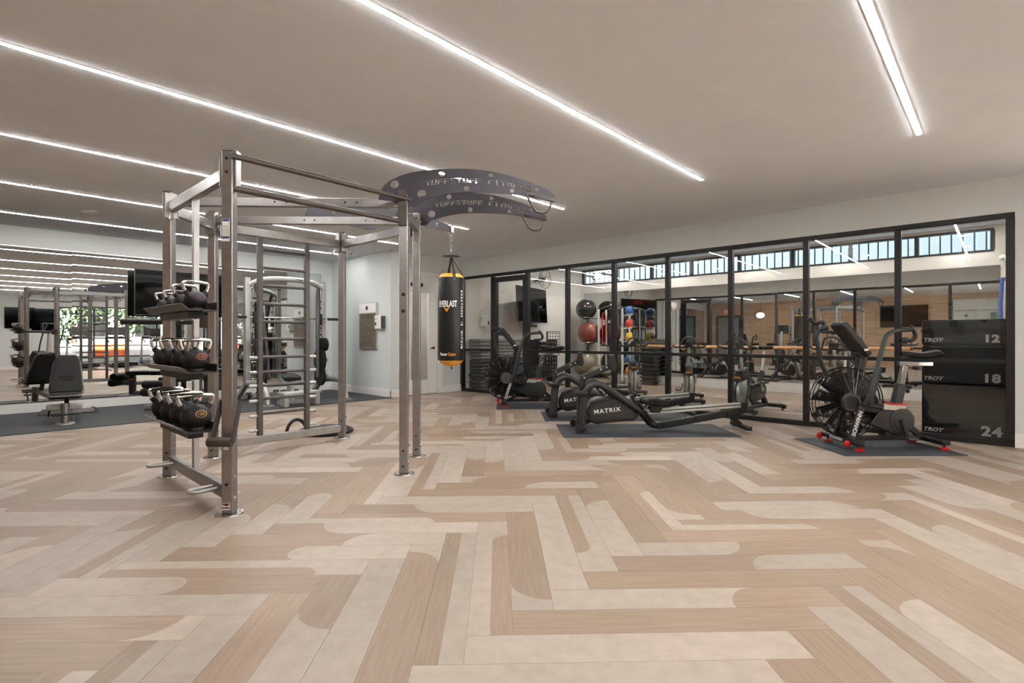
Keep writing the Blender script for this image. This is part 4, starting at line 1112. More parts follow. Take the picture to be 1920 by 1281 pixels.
    build('console_sticker', MB().beam(c - d * 0.015 + Vector((0, -0.117, 0)) + nrm * 0.02, c - d * 0.04 + Vector((0, -0.117, 0)) - nrm * 0.02, 0.003, 0.02), 'white_print', con)
    b0, b1 = bq(1622, 665), bq(1612, 712)
    build('console_post', MB().beam((b0[0], 0, b0[1]), (b1[0], 0, b1[1]), 0.09, 0.07).beam((b0[0] - 0.05, 0, b0[1] - 0.03), (b0[0] + 0.02, 0, b0[1] + 0.02), 0.12, 0.09), 'black_plastic', t, bevel=0.01)
    build('front_mast', MB().beam((b1[0], 0, b1[1]), (f0[0] + 0.02, 0.0, f0[1] + 0.03), 0.05, 0.06), 'black_plastic', t)
    build('spine', MB().beam((0.1, 0, 0.43), (0.42, 0, 0.38), 0.11, 0.1).beam((0.08, 0, 0.3), (0.4, 0, 0.22), 0.07, 0.07), 'black_plastic', t, bevel=0.012)
    build('foot_peg', MB().cyl((0.1, -0.145, 0.45), (0.19, -0.29, 0.44), 0.018, 12), 'rubber_black', t)
    cv = [bq(*w) for w in ((1628, 797), (1634, 788), (1648, 771), (1662, 768), (1676, 769), (1690, 764), (1700, 768), (1708, 777), (1711.5, 790), (1709, 802), (1702, 811), (1692, 816), (1680, 817), (1668, 813), (1650, 806))]
    hs = build('crank_housing', MB().prism(cv, -0.07, 0.07), 'black_plastic', t, bevel=0.012)
    kx, kz = bq(1688, 790)
    build('crank_disc', MB().lathe([(1e-5, -0.092), (0.1, -0.088), (0.104, -0.08), (0.128, -0.078), (0.134, -0.066)], 32, (kx, 0, kz), 'Y'), 'charcoal', hs)
    build('chrome_trim', MB().prism([bq(*w) for w in ((1650, 769), (1656, 759.5), (1696, 762), (1694, 768), (1676, 770.5), (1662, 769.5))], -0.074, 0.074), 'aluminium', hs, bevel=0.004)
    m = MB().beam((kx - 0.03, -0.105, kz + 0.02), (kx + 0.02, -0.115, kz - 0.16), 0.018, 0.03).beam((kx + 0.03, 0.105, kz - 0.02), (kx - 0.02, 0.115, kz + 0.16), 0.018, 0.03)
    ck = build('crank_arm', m, 'black_gloss', t, bevel=0.004)
    for sx_, sy_, sz_ in ((0.02, -0.17, -0.17), (-0.02, 0.17, 0.17)):
        build('pedal', MB().cbox((kx + sx_, sy_, kz + sz_), (0.1, 0.085, 0.022)), 'gunmetal', ck, bevel=0.005)
    p, q, r = bq(1686, 760), bq(1694.5, 723), bq(1702, 688)
    sp = build('seat_post', MB().beam((p[0], 0, p[1]), (q[0], 0, q[1]), 0.075, 0.085), 'charcoal', t, bevel=0.008)
    build('seat_tube', MB().beam((q[0], 0, q[1]), (r[0], 0, r[1]), 0.05, 0.06), 'chrome', sp, bevel=0.005)
    build('collar_ring', MB().beam((p[0] - 0.09, 0, p[1] + 0.004), (p[0] + 0.08, 0, p[1] + 0.0), 0.13, 0.016), 'red_plastic', sp, bevel=0.005)
    build('knob', MB().lathe([(1e-5, 0), (0.022, 0.004), (0.024, 0.02), (0.012, 0.028), (0.01, 0.07)], 14, (q[0] + 0.09, 0, q[1] - 0.07), 'X').map(lambda v, c0=q[0] + 0.09: (2 * c0 - v.x, v.y, v.z)), 'black_plastic', sp)
    s0, s1 = bq(1690, 683.5), bq(1754, 684.5)
    rl = build('seat_slide', MB().beam((s0[0], 0, s0[1]), (s1[0], 0, s1[1]), 0.05, 0.042), 'chrome', t, bevel=0.005)
    build('slide_clamp', MB().cyl((s0[0] + 0.2, -0.04, s0[1] - 0.05), (s0[0] + 0.2, 0.04, s0[1] - 0.05), 0.02, 10), 'black_plastic', rl)
    # saddle: nose towards the fan
    x0, x1 = bq(1695, 0)[0], bq(1768, 0)[0]; zz = bq(0, 672)[1]
    vs, fs = [], []; L = 14; N = 12
    for i in range(L + 1):
        s = i / L; w = 0.022 + 0.105 * max(0, (s - 0.25) / 0.75) ** 0.9 * (1 - max(0, (s - 0.86) / 0.14) ** 2 * 0.45); hgt = 0.03 + 0.022 * s - (0.02 * max(0, (s - 0.9) / 0.1))
        zt = zz + 0.045 + 0.012 * math.cos(PI * 2 * s)
        for j in range(N):
            a = 2 * PI * j / N
            vs.append((x0 + (x1 - x0) * s, w * math.cos(a), zt - 0.02 + (hgt if math.sin(a) > 0 else hgt * 0.8) * math.sin(a)))
    for i in range(L):
        for j in range(N): fs.append((i * N + j, i * N + (j + 1) % N, (i + 1) * N + (j + 1) % N, (i + 1) * N + j))
    fs.append(tuple(range(N))[::-1]); fs.append(tuple(L * N + j for j in range(N)))
    build('saddle', MB().add(vs, fs), 'vinyl', t)
    build('base_beam', MB().beam((-0.05, 0, 0.085), (0.82, 0, 0.085), 0.06, 0.05), 'black_frame', t, bevel=0.006)
    build('rear_strut', MB().beam((0.66, 0, 0.22), (0.82, 0, 0.08), 0.05, 0.05).beam((0.42, 0, 0.1), (0.44, 0, 0.2), 0.07, 0.1), 'black_frame', t)
    for x, hw in ((-0.05, 0.31), (0.86, 0.27)):
        st = build('stabilizer', MB().beam((x, -hw, 0.075), (x, hw, 0.075), 0.09, 0.05), 'black_frame', t, bevel=0.012)
        m = MB()
        for y in (-hw + 0.05, hw - 0.05): m.lathe([(1e-5, 0.0), (0.042, 0.0), (0.045, 0.012), (0.03, 0.02), (0.012, 0.022), (0.012, 0.055), (1e-5, 0.055)], 18, (x + 0.02, y, 0.0))
        build('foot_pad', m, 'red_plastic', st)
        if x < 0:
            m = MB()
            for y in (-hw + 0.12, hw - 0.03): m.lathe([(1e-5, -0.012), (0.026, -0.012), (0.032, -0.008), (0.032, 0.008), (0.026, 0.012), (1e-5, 0.012)], 18, (x - 0.062, y, 0.06), 'Y')
            build('wheel', m, 'red_plastic', st)
            lettering('brand_lettering', 'SCHWINN', 0.045, 'white_print', st, M=frame_m((x - 0.0465, 0.02, 0.077), (0, -1, 0), (0, 0, 1)), bold=0.001)
    return t
ab = make_airbike('black air bike with large fan at the right, on its own mat', (6.51, 1.205, 0.008), MROT)
copy_tree(ab, loc=(6.48, 6.17, 0.008), rz=R(-42), label='black air bike with large fan behind the rowing machines, at the left')

# ================================================================== WALL THINGS IN THE CORNER
pl = thing('wall_plaque', 'tall bronze plaque with rules in small print and white header', 'plaque', (5.845, 9.42, 0.93))
build('backing', MB().box((5.815, 9.11, 0.93), (5.85, 9.73, 1.87)), 'silver_steel', pl, world=True, bevel=0.003)
build('text_panel', MB().box((5.808, 9.125, 0.95), (5.816, 9.725, 1.66)), 'plaque_bronze', pl, world=True)
build('header', MB().box((5.808, 9.125, 1.665), (5.816, 9.725, 1.86)), 'paper_white', pl, world=True)
build('emblem', MB().lathe([(1e-5, -0.002), (0.045, -0.002), (0.045, 0.002)], 24, (5.808, 9.44, 1.765), 'X'), 'gunmetal', pl, world=True)
m = MB(); rr = random.Random(4)
for k in range(15):
    w = (0.2 if k < 2 else rr.uniform(0.17, 0.26)); h = 0.014 if k < 2 else 0.007
    y0 = 9.425; z = 1.61 - k * 0.043; y = y0 + w
    while y > y0 - w:
        l = rr.uniform(0.015, 0.05); m.box((5.8062, y - l, z - h), (5.8082, y, z + h * 0.6)); y -= l + 0.012
build('small_print', m, 'dark_print', pl, world=True)
ds = thing('sanitizer_dispenser', 'white wall dispenser beside the bronze plaque', 'dispenser', (5.84, 8.97, 1.33))
build('body', MB().box((5.74, 8.84, 1.33), (5.85, 9.06, 1.6)), 'white_paint', ds, world=True, bevel=0.02)
build('window', MB().box((5.737, 8.99, 1.4), (5.741, 9.03, 1.47)).box((5.737, 9.0, 1.52), (5.741, 9.02, 1.54)), 'dark_print', ds, world=True)
build('side_shade', MB().box((5.75, 8.834, 1.34), (5.85, 8.841, 1.59)), 'gunmetal', ds, world=True)

# ================================================================== TV ON THE MIRROR WALL
def tv(name, label, loc, rz, w, h, group=None, tilt=0.0):
    """screen facing local -y, centre at loc"""
    t = thing(name, label, 'television', loc, rz, group)
    rot = Matrix.Rotation(tilt, 4, 'X')
    def T(m): return m.map(lambda v: rot @ v)
    build('casing', T(MB().box((-w / 2, 0, -h / 2), (w / 2, 0.04, h / 2))), 'black_plastic', t, bevel=0.006)
    build('screen', T(MB().box((-w / 2 + 0.012, -0.003, -h / 2 + 0.018), (w / 2 - 0.012, 0.001, h / 2 - 0.012))), 'screen', t)
    return t
t = tv('wall_television', 'large black television mounted on the long mirror behind the rig', (2.852, 10.68, 1.935), 0, 1.42, 0.79)
build('wall_bracket', MB().box((-0.2, 0.04, -0.1), (0.2, 0.25, 0.1)), 'black_plastic', t)

# ================================================================== BENCHES BY THE MIRROR
def make_bench(label, loc, rz, back_ang, cat='bench'):
    """adjustable bench, seat end towards local -y"""
    t = thing('weight_bench', label, cat, loc, rz, 'grey benches along the mirror')
    build('front_post', MB().tube([(0, 0, 0.02), (0, 0.02, 0.34)], [0.055, 0.06], 16), 'steel', t)
    build('foot_disc', MB().lathe([(1e-5, 0), (0.13, 0), (0.125, 0.012), (0.05, 0.02), (1e-5, 0.02)], 24, (0, 0, 0)), 'silver_steel', t)
    build('foot_peg', MB().cyl((-0.17, -0.05, 0.16), (0.17, -0.05, 0.16), 0.016, 10), 'rubber_black', t)
    build('base_bar', MB().beam((0, 0.02, 0.28), (0, 0.75, 0.2), 0.13, 0.09).beam((0, 0.7, 0.2), (0, 1.12, 0.1), 0.09, 0.08), 'silver_steel', t, bevel=0.008)
    build('bridge', MB().beam((-0.24, 0.12, 0.27), (0.22, 0.12, 0.27), 0.14, 0.09), 'silver_steel', t, bevel=0.015)
    st = build('rear_stabilizer', MB().beam((-0.36, 1.12, 0.055), (0.36, 1.12, 0.055), 0.09, 0.09), 'silver_steel', t, bevel=0.01)
    m = MB()
    for s in (-1, 1): m.tube([(s * 0.32, 1.08, 0.1), (s * 0.36, 1.02, 0.11), (s * 0.43, 0.96, 0.02), (s * 0.2, 1.0, 0.018)], 0.01, 6)
    build('wire_handle', m, 'black_plastic', st)
    sv = [(-0.19, -0.1), (0.19, -0.1), (0.21, -0.06), (0.2, 0.22), (-0.2, 0.22), (-0.21, -0.06)]
    seat = build('seat', MB().prism(sv, 0.42, 0.52, 'XY').map(lambda v: (v.x, v.y, v.z + 0.12 * (v.y + 0.1) * -0.3)), 'vinyl', t, bevel=0.03)
    build('seat_rim', MB().prism([(x * 1.03, y - 0.004) for x, y in sv], 0.445, 0.495, 'XY').map(lambda v: (v.x, v.y, v.z + 0.12 * (v.y + 0.1) * -0.3)), 'grey_cushion', seat, bevel=0.02)
    ca, sa = math.cos(back_ang), math.sin(back_ang)
    def BK(v): return (v.x, 0.2 + v.y * ca - v.z * sa, 0.46 + v.y * sa + v.z * ca)
    bv = [(-0.2, 0.02), (0.2, 0.02), (0.215, 0.1), (0.17, 0.62), (0.12, 0.74), (-0.12, 0.74), (-0.17, 0.62), (-0.215, 0.1)]
    bk = build('backrest', MB().prism(bv, 0, 0.07, 'XY').map(BK), 'vinyl', t, bevel=0.018)
    build('back_shell', MB().prism([(x * 1.08, y * 1.02 - 0.005) for x, y in bv], -0.045, 0.03, 'XY').map(BK), 'grey_cushion', bk, bevel=0.018)
    m = MB()
    for k in range(3): m.tube([Vector(BK(Vector((-0.1 + 0.02 * i, 0.24 + k * 0.035 + 0.018 * math.sin(PI * i / 10), 0.071)))) for i in range(11)], 0.006, 6)
    build('pad_groove', m, 'black_plastic', bk)
    build('back_handle', MB().tube([Vector(BK(Vector(q))) for q in ((-0.1, 0.7, -0.05), (-0.1, 0.78, -0.07), (0.1, 0.78, -0.07), (0.1, 0.7, -0.05))], 0.012, 8), 'black_plastic', bk)
    build('adjuster', MB().beam((0.0, 0.3, 0.26), (0.0, 0.42, 0.52), 0.06, 0.05), 'black_plastic', t)
    build('side_brace', MB().beam((-0.2, 0.2, 0.25), (-0.24, 0.4, 0.09), 0.02, 0.045), 'black_plastic', t)
    build('pull_pin', MB().cyl((-0.16, 0.2, 0.4), (-0.22, 0.2, 0.4), 0.015, 8), 'amber', t)
    return t
make_bench('grey adjustable weight bench with raised back facing the camera before the mirror', (1.07, 9.15, 0.009), R(-9), R(60)).scale = (0.82, 1.08, 0.8)
# flat leg-curl bench behind the kettlebells
t = thing('weight_bench', 'dark padded leg curl bench half hidden behind the kettlebells', 'bench', (2.45, 9.75, 0.009), R(-52))
build('main_pad', MB().prism([(-0.16, -0.1), (0.16, -0.1), (0.17, 0.6), (0.15, 1.0), (-0.15, 1.0), (-0.17, 0.6)], 0.44, 0.52, 'XY'), 'vinyl', t, bevel=0.02)
build('front_post', MB().beam((0, -0.05, 0.03), (0, -0.05, 0.44), 0.09, 0.09), 'gunmetal', t, bevel=0.006)
build('rear_post', MB().beam((0, 0.85, 0.03), (0, 0.85, 0.44), 0.07, 0.07), 'gunmetal', t, bevel=0.006)
build('front_foot', MB().beam((-0.4, -0.05, 0.045), (0.4, -0.05, 0.045), 0.09, 0.07), 'silver_steel', t, bevel=0.006)
build('rear_foot', MB().beam((-0.25, 0.85, 0.045), (0.25, 0.85, 0.045), 0.09, 0.07), 'silver_steel', t, bevel=0.006)
build('base_bar', MB().beam((0, -0.05, 0.1), (0, 0.85, 0.1), 0.07, 0.07), 'steel', t, bevel=0.006)
for z, y in ((0.42, -0.25), (0.3, -0.28)):
    r_ = build('foam_roller', MB().lathe([(0.02, -0.26), (0.06, -0.26), (0.065, -0.24), (0.065, 0.24), (0.06, 0.26), (0.02, 0.26)], 18, (0, y, z), 'X'), 'vinyl', t)
    build('roller_arm', MB().beam((0, y, z), (0, -0.05, z + 0.02), 0.04, 0.05), 'steel', r_)
build('pull_pin', MB().cyl((-0.09, 0.0, 0.36), (-0.16, 0.0, 0.36), 0.018, 8), 'amber', t)

# ================================================================== SMITH MACHINE
SX, SY = 4.38, 9.9
t = thing('smith_machine', 'silver smith machine with loaded plate pegs in the corner by the mirror', 'smith machine', (SX, SY, 0.009))
for s in (-1, 1):
    x = s * 0.72
    up = build('upright', MB().box((x - 0.045, -0.05, 0.3), (x + 0.045, 0.06, 2.235)), 'silver_steel', t, bevel=0.012)
    build('cap', MB().box((x - 0.04, -0.045, 2.235), (x + 0.04, 0.055, 2.25)), 'black_plastic', up)
    leg = [(x, -0.02, 0.33), (x, -0.45, 0.36), (x, -0.7, 0.33), (x, -0.82, 0.22), (x, -0.9, 0.01)]
    lg = build('curved_leg', MB().tube(smooth_path(leg, 4), 0.045, 12, flat=1.2), 'silver_steel', t)
    build('leg_plate', MB().cbox((x, -0.9, 0.006), (0.16, 0.2, 0.012)), 'silver_steel', lg)
    build('rear_leg', MB().beam((x, 0.0, 0.35), (x, 0.45, 0.03), 0.08, 0.08), 'silver_steel', t, bevel=0.008)
    build('slanted_post', MB().tube(smooth_path([(x - s * 0.12, -0.05, 2.15), (x - s * 0.16, -0.1, 1.9), (x - s * 0.22, -0.22, 1.2), (x - s * 0.26, -0.3, 0.4)], 4), 0.038, 10), 'gunmetal', t)
    gr = build('guide_rod', MB().cyl((x - s * 0.085, -0.06, 0.34), (x - s * 0.085, -0.06, 2.12), 0.013, 10).cyl((x - s * 0.055, -0.02, 0.34), (x - s * 0.055, -0.02, 2.12), 0.012, 10), 'chrome', t)
    m = MB()
    for k in range(11): m.box((x - s * 0.1 - 0.03, -0.08, 0.55 + k * 0.13), (x - s * 0.1 + 0.035, -0.05, 0.575 + k * 0.13))
    build('catch', m, 'black_plastic', gr)
    build('carriage', MB().box((x - s * 0.1 - 0.03, -0.12, 1.4), (x - s * 0.1 + 0.03, -0.04, 1.62)), 'black_plastic', t, bevel=0.006)
    build('bar_sleeve', MB().cyl((x + s * 0.05, -0.1, 1.52), (x + s * 0.3, -0.1, 1.52), 0.026, 14), 'rubber_black', t)
    for z, rp_, nn in ((1.02, 0.13, 5), (0.72, 0.22, 2), (0.42, 0.2, 2)):
        pg = build('plate_peg', MB().cyl((x - s * 0.2, -0.2, z), (x - s * 0.0, -0.2, z), 0.024, 10), 'bolt_steel', t)
        for k in range(nn): build('weight_plate', MB().lathe([(0.026, -0.014), (rp_ * 0.9, -0.012), (rp_, -0.008), (rp_, 0.008), (rp_ * 0.9, 0.012), (0.026, 0.014)], 28, (x - s * (0.18 - k * 0.032), -0.2, z), 'X'), 'rubber_black', pg)
build('top_arch', MB().tube(smooth_path([(-0.7, -0.0, 2.1), (-0.5, -0.1, 2.2), (-0.2, -0.16, 2.235), (0.2, -0.16, 2.235), (0.5, -0.1, 2.2), (0.7, 0.0, 2.1)], 5), 0.05, 12), 'silver_steel', t)
lettering('brand_lettering', 'MATRIX', 0.055, 'dark_print', t, M=frame_m((0.1, -0.213, 2.235), (1, 0, 0), (0, 0, 1)), bold=0.001)
build('barbell', MB().cyl((-0.72, -0.1, 1.52), (0.72, -0.1, 1.52), 0.015, 12), 'chrome', t)
build('rear_beam', MB().beam((-0.7, 0.4, 0.06), (0.7, 0.4, 0.06), 0.08, 0.08), 'silver_steel', t)
t = thing('weight_bench', 'flat black bench inside the smith machine', 'bench', (4.25, 9.45, 0.009), R(-20))
build('pad', MB().prism([(-0.14, -0.45), (0.14, -0.45), (0.15, 0.2), (0.12, 0.62), (-0.12, 0.62), (-0.15, 0.2)], 0.4, 0.47, 'XY'), 'vinyl', t, bevel=0.02)
build('frame', MB().beam((0, -0.4, 0.36), (0, 0.55, 0.36), 0.07, 0.07).beam((0, -0.35, 0.04), (0, -0.35, 0.36), 0.07, 0.07).beam((0, 0.45, 0.04), (0, 0.45, 0.36), 0.07, 0.07), 'silver_steel', t, bevel=0.005)
build('foot', MB().beam((-0.25, -0.35, 0.03), (0.25, -0.35, 0.03), 0.07, 0.06), 'silver_steel', t)
build('foot', MB().beam((-0.25, 0.45, 0.03), (0.25, 0.45, 0.03), 0.07, 0.06), 'silver_steel', t)
t = thing('step_platform', 'low silver ribbed platform in front of the smith machine', 'platform', (4.1, 8.76, 0.009), R(0))
build('deck', MB().box((-0.33, -0.13, 0.2), (0.33, 0.13, 0.235)), 'aluminium', t, bevel=0.006)
for k in range(13): build('tread_rib', MB().box((-0.32 + k * 0.05, -0.12, 0.235), (-0.3 + k * 0.05, 0.12, 0.24)), 'white_paint', t)
for x in (-0.27, 0.27): build('leg', MB().box((x - 0.04, -0.1, 0), (x + 0.04, 0.1, 0.2)), 'silver_steel', t, bevel=0.006)

# a few dumbbells left on the rubber by the smith machine
hd = None
for k, (x, y, a, w) in enumerate(((3.95, 10.35, 20, 'leftmost'), (4.3, 10.5, -10, 'second'), (4.62, 10.45, 35, 'third'), (4.85, 10.3, 5, 'rightmost'))):
    lab = 'black dumbbell on the rubber floor behind the smith machine, %s of four' % w
    if hd is None:
        hd = thing('dumbbell', lab, 'dumbbell', (x, y, 0.074), R(a), 'dumbbells behind the smith machine')
        build('handle', MB().lathe([(0.014, -0.07), (0.017, 0), (0.014, 0.07)], 14, (0, 0, 0), 'X'), 'chrome', hd)
        for s in (-1, 1): build('head', MB().lathe([(1e-5, -0.05), (0.055, -0.05), (0.064, -0.04), (0.064, 0.04), (0.055, 0.05), (1e-5, 0.05)], 8, (s * 0.12, 0, 0), 'X'), 'rubber_black', hd)
    else:
        copy_tree(hd, loc=(x, y, 0.074), rz=R(a), label=lab)
# ================================================================== STUDIO: PLYO BOXES
z = 0.0
for nm, h, w in (('24', 0.61, 'bottom'), ('18', 0.457, 'middle'), ('12', 0.305, 'top')):
    t = thing('plyo_box', 'black soft plyo box numbered %s, %s of the stack behind glass' % (nm, w), 'plyo box', (8.02, 0.32, z), 0, 'stacked soft plyo boxes')
    build('body', MB().box((8.02, -0.06, z + 0.002), (8.78, 0.70, z + h - 0.002)), 'vinyl', t, world=True, bevel=0.025)
    sz = {'24': 0.15, '18': 0.13, '12': 0.115}[nm]
    lettering('number_print', nm, sz, 'grey_print', t, M=frame_m((-0.002, 0.075 - 0.32, 0.03 + sz * 0.4), (0, -1, 0), (0, 0, 1)), bold=0.006, sx=1.12, spacing=1.1)
    lettering('brand_lettering', 'TROY', 0.062, 'grey_print', t, M=frame_m((-0.002, 0.595 - 0.32, 0.062), (0, -1, 0), (0, 0, 1)), bold=0.002, shear=0.25, sx=1.1)
    z += h

# ================================================================== SPIN BIKES
def make_spin(label, loc, rz):
    """front towards local -y"""
    t = thing('spin_bike', label, 'exercise bike', loc, rz, 'spin bikes behind the glass')
    build('flywheel_guard', MB().lathe([(1e-5, -0.085), (0.1, -0.08), (0.2, -0.06), (0.245, -0.03), (0.255, 0), (0.245, 0.03), (0.2, 0.06), (0.1, 0.08), (1e-5, 0.085)], 36, (0, -0.38, 0.33), 'X'), 'aluminium', t)
    build('guard_rim', MB().tube([(0, -0.38 + 0.258 * math.cos(2 * PI * i / 32), 0.33 + 0.258 * math.sin(2 * PI * i / 32)) for i in range(32)], 0.012, 6, closed=True), 'charcoal', t)
    hd = build('head_tube', MB().prism([(-0.6, 0.5), (-0.5, 0.66), (-0.33, 0.72), (-0.25, 0.6), (-0.3, 0.5)], -0.06, 0.06, 'YZ'), 'black_plastic', t, bevel=0.015)
    build('accent', MB().cbox((0, -0.575, 0.56), (0.1, 0.02, 0.03)), 'amber', hd, bevel=0.005)
    build('main_frame', MB().beam((0, -0.33, 0.58), (0, 0.2, 0.32), 0.06, 0.09).beam((0, 0.2, 0.32), (0, 0.42, 0.08), 0.06, 0.08).beam((0, 0.1, 0.34), (0, 0.3, 0.62), 0.06, 0.07), 'charcoal', t, bevel=0.01)
    bg_ = build('belt_guard', MB().prism([(-0.38, 0.25), (-0.3, 0.44), (0.1, 0.48), (0.22, 0.38), (0.2, 0.26), (0.05, 0.2), (-0.25, 0.16)], 0.055, 0.1, 'YZ'), 'black_plastic', t, bevel=0.012)
    build('guard_mark', MB().ball((0.101, 0.1, 0.36), 0.03, 12, (0.06, 0.6, 1.3)), 'silver_steel', bg_)
    hp = build('handlebar_post', MB().beam((0, -0.42, 0.66), (0, -0.46, 0.98), 0.035, 0.045), 'aluminium', t, bevel=0.005)
    bar = [(-0.25, -0.68, 1.03), (-0.25, -0.45, 1.0), (-0.1, -0.42, 0.99), (0.1, -0.42, 0.99), (0.25, -0.45, 1.0), (0.25, -0.68, 1.03)]
    hb = build('handlebar', MB().tube(smooth_path(bar, 4), 0.018, 10), 'charcoal', t)
    hoop = [(-0.16, -0.44, 1.0), (-0.12, -0.55, 1.08), (-0.07, -0.66, 1.15), (0, -0.69, 1.165), (0.07, -0.66, 1.15), (0.12, -0.55, 1.08), (0.16, -0.44, 1.0)]
    build('aero_hoop', MB().tube(smooth_path(hoop, 4), 0.016, 10), 'gunmetal', hb)
    build('console', MB().cbox((0, -0.5, 1.04), (0.12, 0.05, 0.09)), 'black_plastic', hb, bevel=0.01)
    build('seat_post', MB().beam((0, 0.29, 0.6), (0, 0.37, 0.95), 0.035, 0.045), 'aluminium', t, bevel=0.004)
    build('saddle', MB().prism([(-0.02, 0.18), (0.02, 0.18), (0.045, 0.32), (0.1, 0.44), (0.09, 0.5), (-0.09, 0.5), (-0.1, 0.44), (-0.045, 0.32)], 0.97, 1.03, 'XY'), 'vinyl', t, bevel=0.02)
    for y in (-0.52, 0.52):
        st = build('stabilizer', MB().tube([(-0.27, y, 0.055), (-0.2, y, 0.07), (0.2, y, 0.07), (0.27, y, 0.055)], 0.035, 10), 'black_plastic', t)
        m = MB()
        for x in (-0.22, 0.22): m.lathe([(1e-5, 0), (0.02, 0), (0.02, 0.04), (1e-5, 0.04)], 10, (x, y, 0))
        build('foot_pad', m, 'gunmetal', st)
    build('front_fork', MB().beam((-0.075, -0.33, 0.55), (-0.075, -0.5, 0.07), 0.03, 0.05).beam((0.075, -0.33, 0.55), (0.075, -0.5, 0.07), 0.03, 0.05).beam((0, -0.5, 0.075), (0, 0.5, 0.075), 0.06, 0.05), 'charcoal', t, bevel=0.006)
    m = MB().beam((0.115, 0.02, 0.33), (0.125, -0.06, 0.47), 0.018, 0.03).beam((-0.115, 0.02, 0.33), (-0.125, 0.1, 0.19), 0.018, 0.03)
    ck = build('crank_arm', m, 'aluminium', t)
    for s, y, zz in ((1, -0.06, 0.47), (-1, 0.1, 0.19)):
        build('pedal', MB().cbox((s * 0.185, y, zz), (0.09, 0.1, 0.025)).tube([(s * 0.14, y - 0.03, zz), (s * 0.15, y - 0.09, zz + 0.05), (s * 0.22, y - 0.09, zz + 0.05), (s * 0.23, y - 0.03, zz)], 0.008, 6), 'gunmetal', ck)
    return t
def face(x, y, extra=0.0): return math.atan2(-y, -x) + PI / 2 + R(extra)
sb = make_spin('silver and black spin bike in the middle panes, facing the camera', (9.25, 4.18, 0), face(9.25, 4.18))
copy_tree(sb, loc=(9.9, 5.75, 0), rz=face(9.9, 5.75, 5), label='silver and black spin bike nearest the medicine balls')
copy_tree(sb, loc=(8.62, 2.83, 0), rz=face(8.62, 2.83, -24), label='silver and black spin bike at the end of the nearer rower, turned aside')
copy_tree(sb, loc=(8.95, 1.72, 0), rz=face(8.95, 1.72, -10), label='silver and black spin bike behind the large air bike')

# ================================================================== BARRE
t = thing('ballet_barre', 'long wooden ballet barre fixed along the studio mirror', 'barre', (11.86, 4.1, 0.95))
build('rail', MB().cyl((11.86, 1.2, 0.955), (11.86, 7.0, 0.955), 0.03, 16), 'barre_wood', t, world=True)
for y in (1.4, 2.8, 4.2, 5.6, 6.8):
    build('bracket', MB().tube([(12.08, y, 0.9), (11.98, y, 0.9), (11.9, y, 0.92), (11.86, y, 0.925)], 0.014, 8).cbox((12.085, y, 0.9), (0.012, 0.06, 0.08)), 'barre_wood', t, world=True)

# ================================================================== STABILITY BALLS AND RACK
def sball(x, y, z, r, m, label):
    o = build('stability_ball', MB().ball((0, 0, 0), r, 36), m); o.location = (x, y, z)
    pl_ = build('plug', MB().lathe([(1e-5, -0.004), (0.015, -0.002), (0.02, 0.01)], 12, (-r, 0, 0), 'X'), 'dark_print', o)
    return tag(o, label, 'exercise ball', 'stability balls in the studio corner')
sball(11.58, 8.08, 1.925, 0.275, 'ball_black', 'glossy black stability ball, top of the corner stack')
sball(11.58, 7.98, 1.284, 0.30, 'ball_red', 'dull red stability ball in the middle of the corner stack')
sball(11.45, 7.98, 0.47, 0.335, 'ball_grey', 'large bronze grey stability ball at the bottom of the corner stack')
t = thing('ball_rack', 'white steel ball holder carrying the corner stability balls', 'rack', (11.6, 8.05, 0), 0)
build('upright', MB().box((11.98, 8.38, 0), (12.04, 8.44, 2.15)), 'white_paint', t, world=True)
for z, r in ((1.64, 0.17), (0.98, 0.187)):
    yc = 8.08 if z > 1.5 else 7.98
    build('ring_shelf', MB().tube([(11.58 + r * math.cos(2 * PI * i / 28), yc + r * math.sin(2 * PI * i / 28), z + 0.06) for i in range(28)], 0.011, 8, closed=True).cyl((11.7, 8.19, z + 0.06), (12.0, 8.4, z + 0.06), 0.011, 8), 'bolt_steel', t, world=True)
build('base', MB().tube([(11.45 + 0.24 * math.cos(2 * PI * i / 28), 7.98 + 0.24 * math.sin(2 * PI * i / 28), 0.22) for i in range(28)], 0.012, 8, closed=True).cyl((11.62, 8.15, 0.22), (12.0, 8.41, 0.22), 0.012, 8), 'bolt_steel', t, world=True)
t = thing('equipment_rack', 'tall white steel rack with hanging straps and medicine balls', 'rack', (11.65, 7.2, 0))
for x in (11.5, 11.85):
    for y in (6.93, 7.63): build('upright', MB().cyl((x, y, 0.02), (x, y, 1.9), 0.028, 12), 'white_paint', t, world=True)
    build('top_arch', MB().tube([(x, 6.93 + 0.7 * i / 12, 1.88 + 0.1 * math.sin(PI * i / 12)) for i in range(13)], 0.013, 8), 'bolt_steel', t, world=True)
build('foot', MB().box((11.45, 6.9, 0), (11.9, 6.96, 0.03)).box((11.45, 7.6, 0), (11.9, 7.66, 0.03)), 'white_paint', t, world=True)
for z in (0.25, 0.95): build('shelf', MB().box((11.52, 6.96, z), (11.83, 7.6, z + 0.02)), 'gunmetal', t, world=True)
for i, z in enumerate((1.72, 1.4, 1.07, 0.52, 0.22)):
    build('ball_arm', MB().cyl((11.5, 6.92, z), (11.5, 6.66, z), 0.012, 8).tube([(11.56 + 0.09 * math.cos(2 * PI * k / 20), 6.76 + 0.09 * math.sin(2 * PI * k / 20), z + 0.03) for k in range(20)], 0.007, 6, closed=True), 'white_paint', t, world=True)
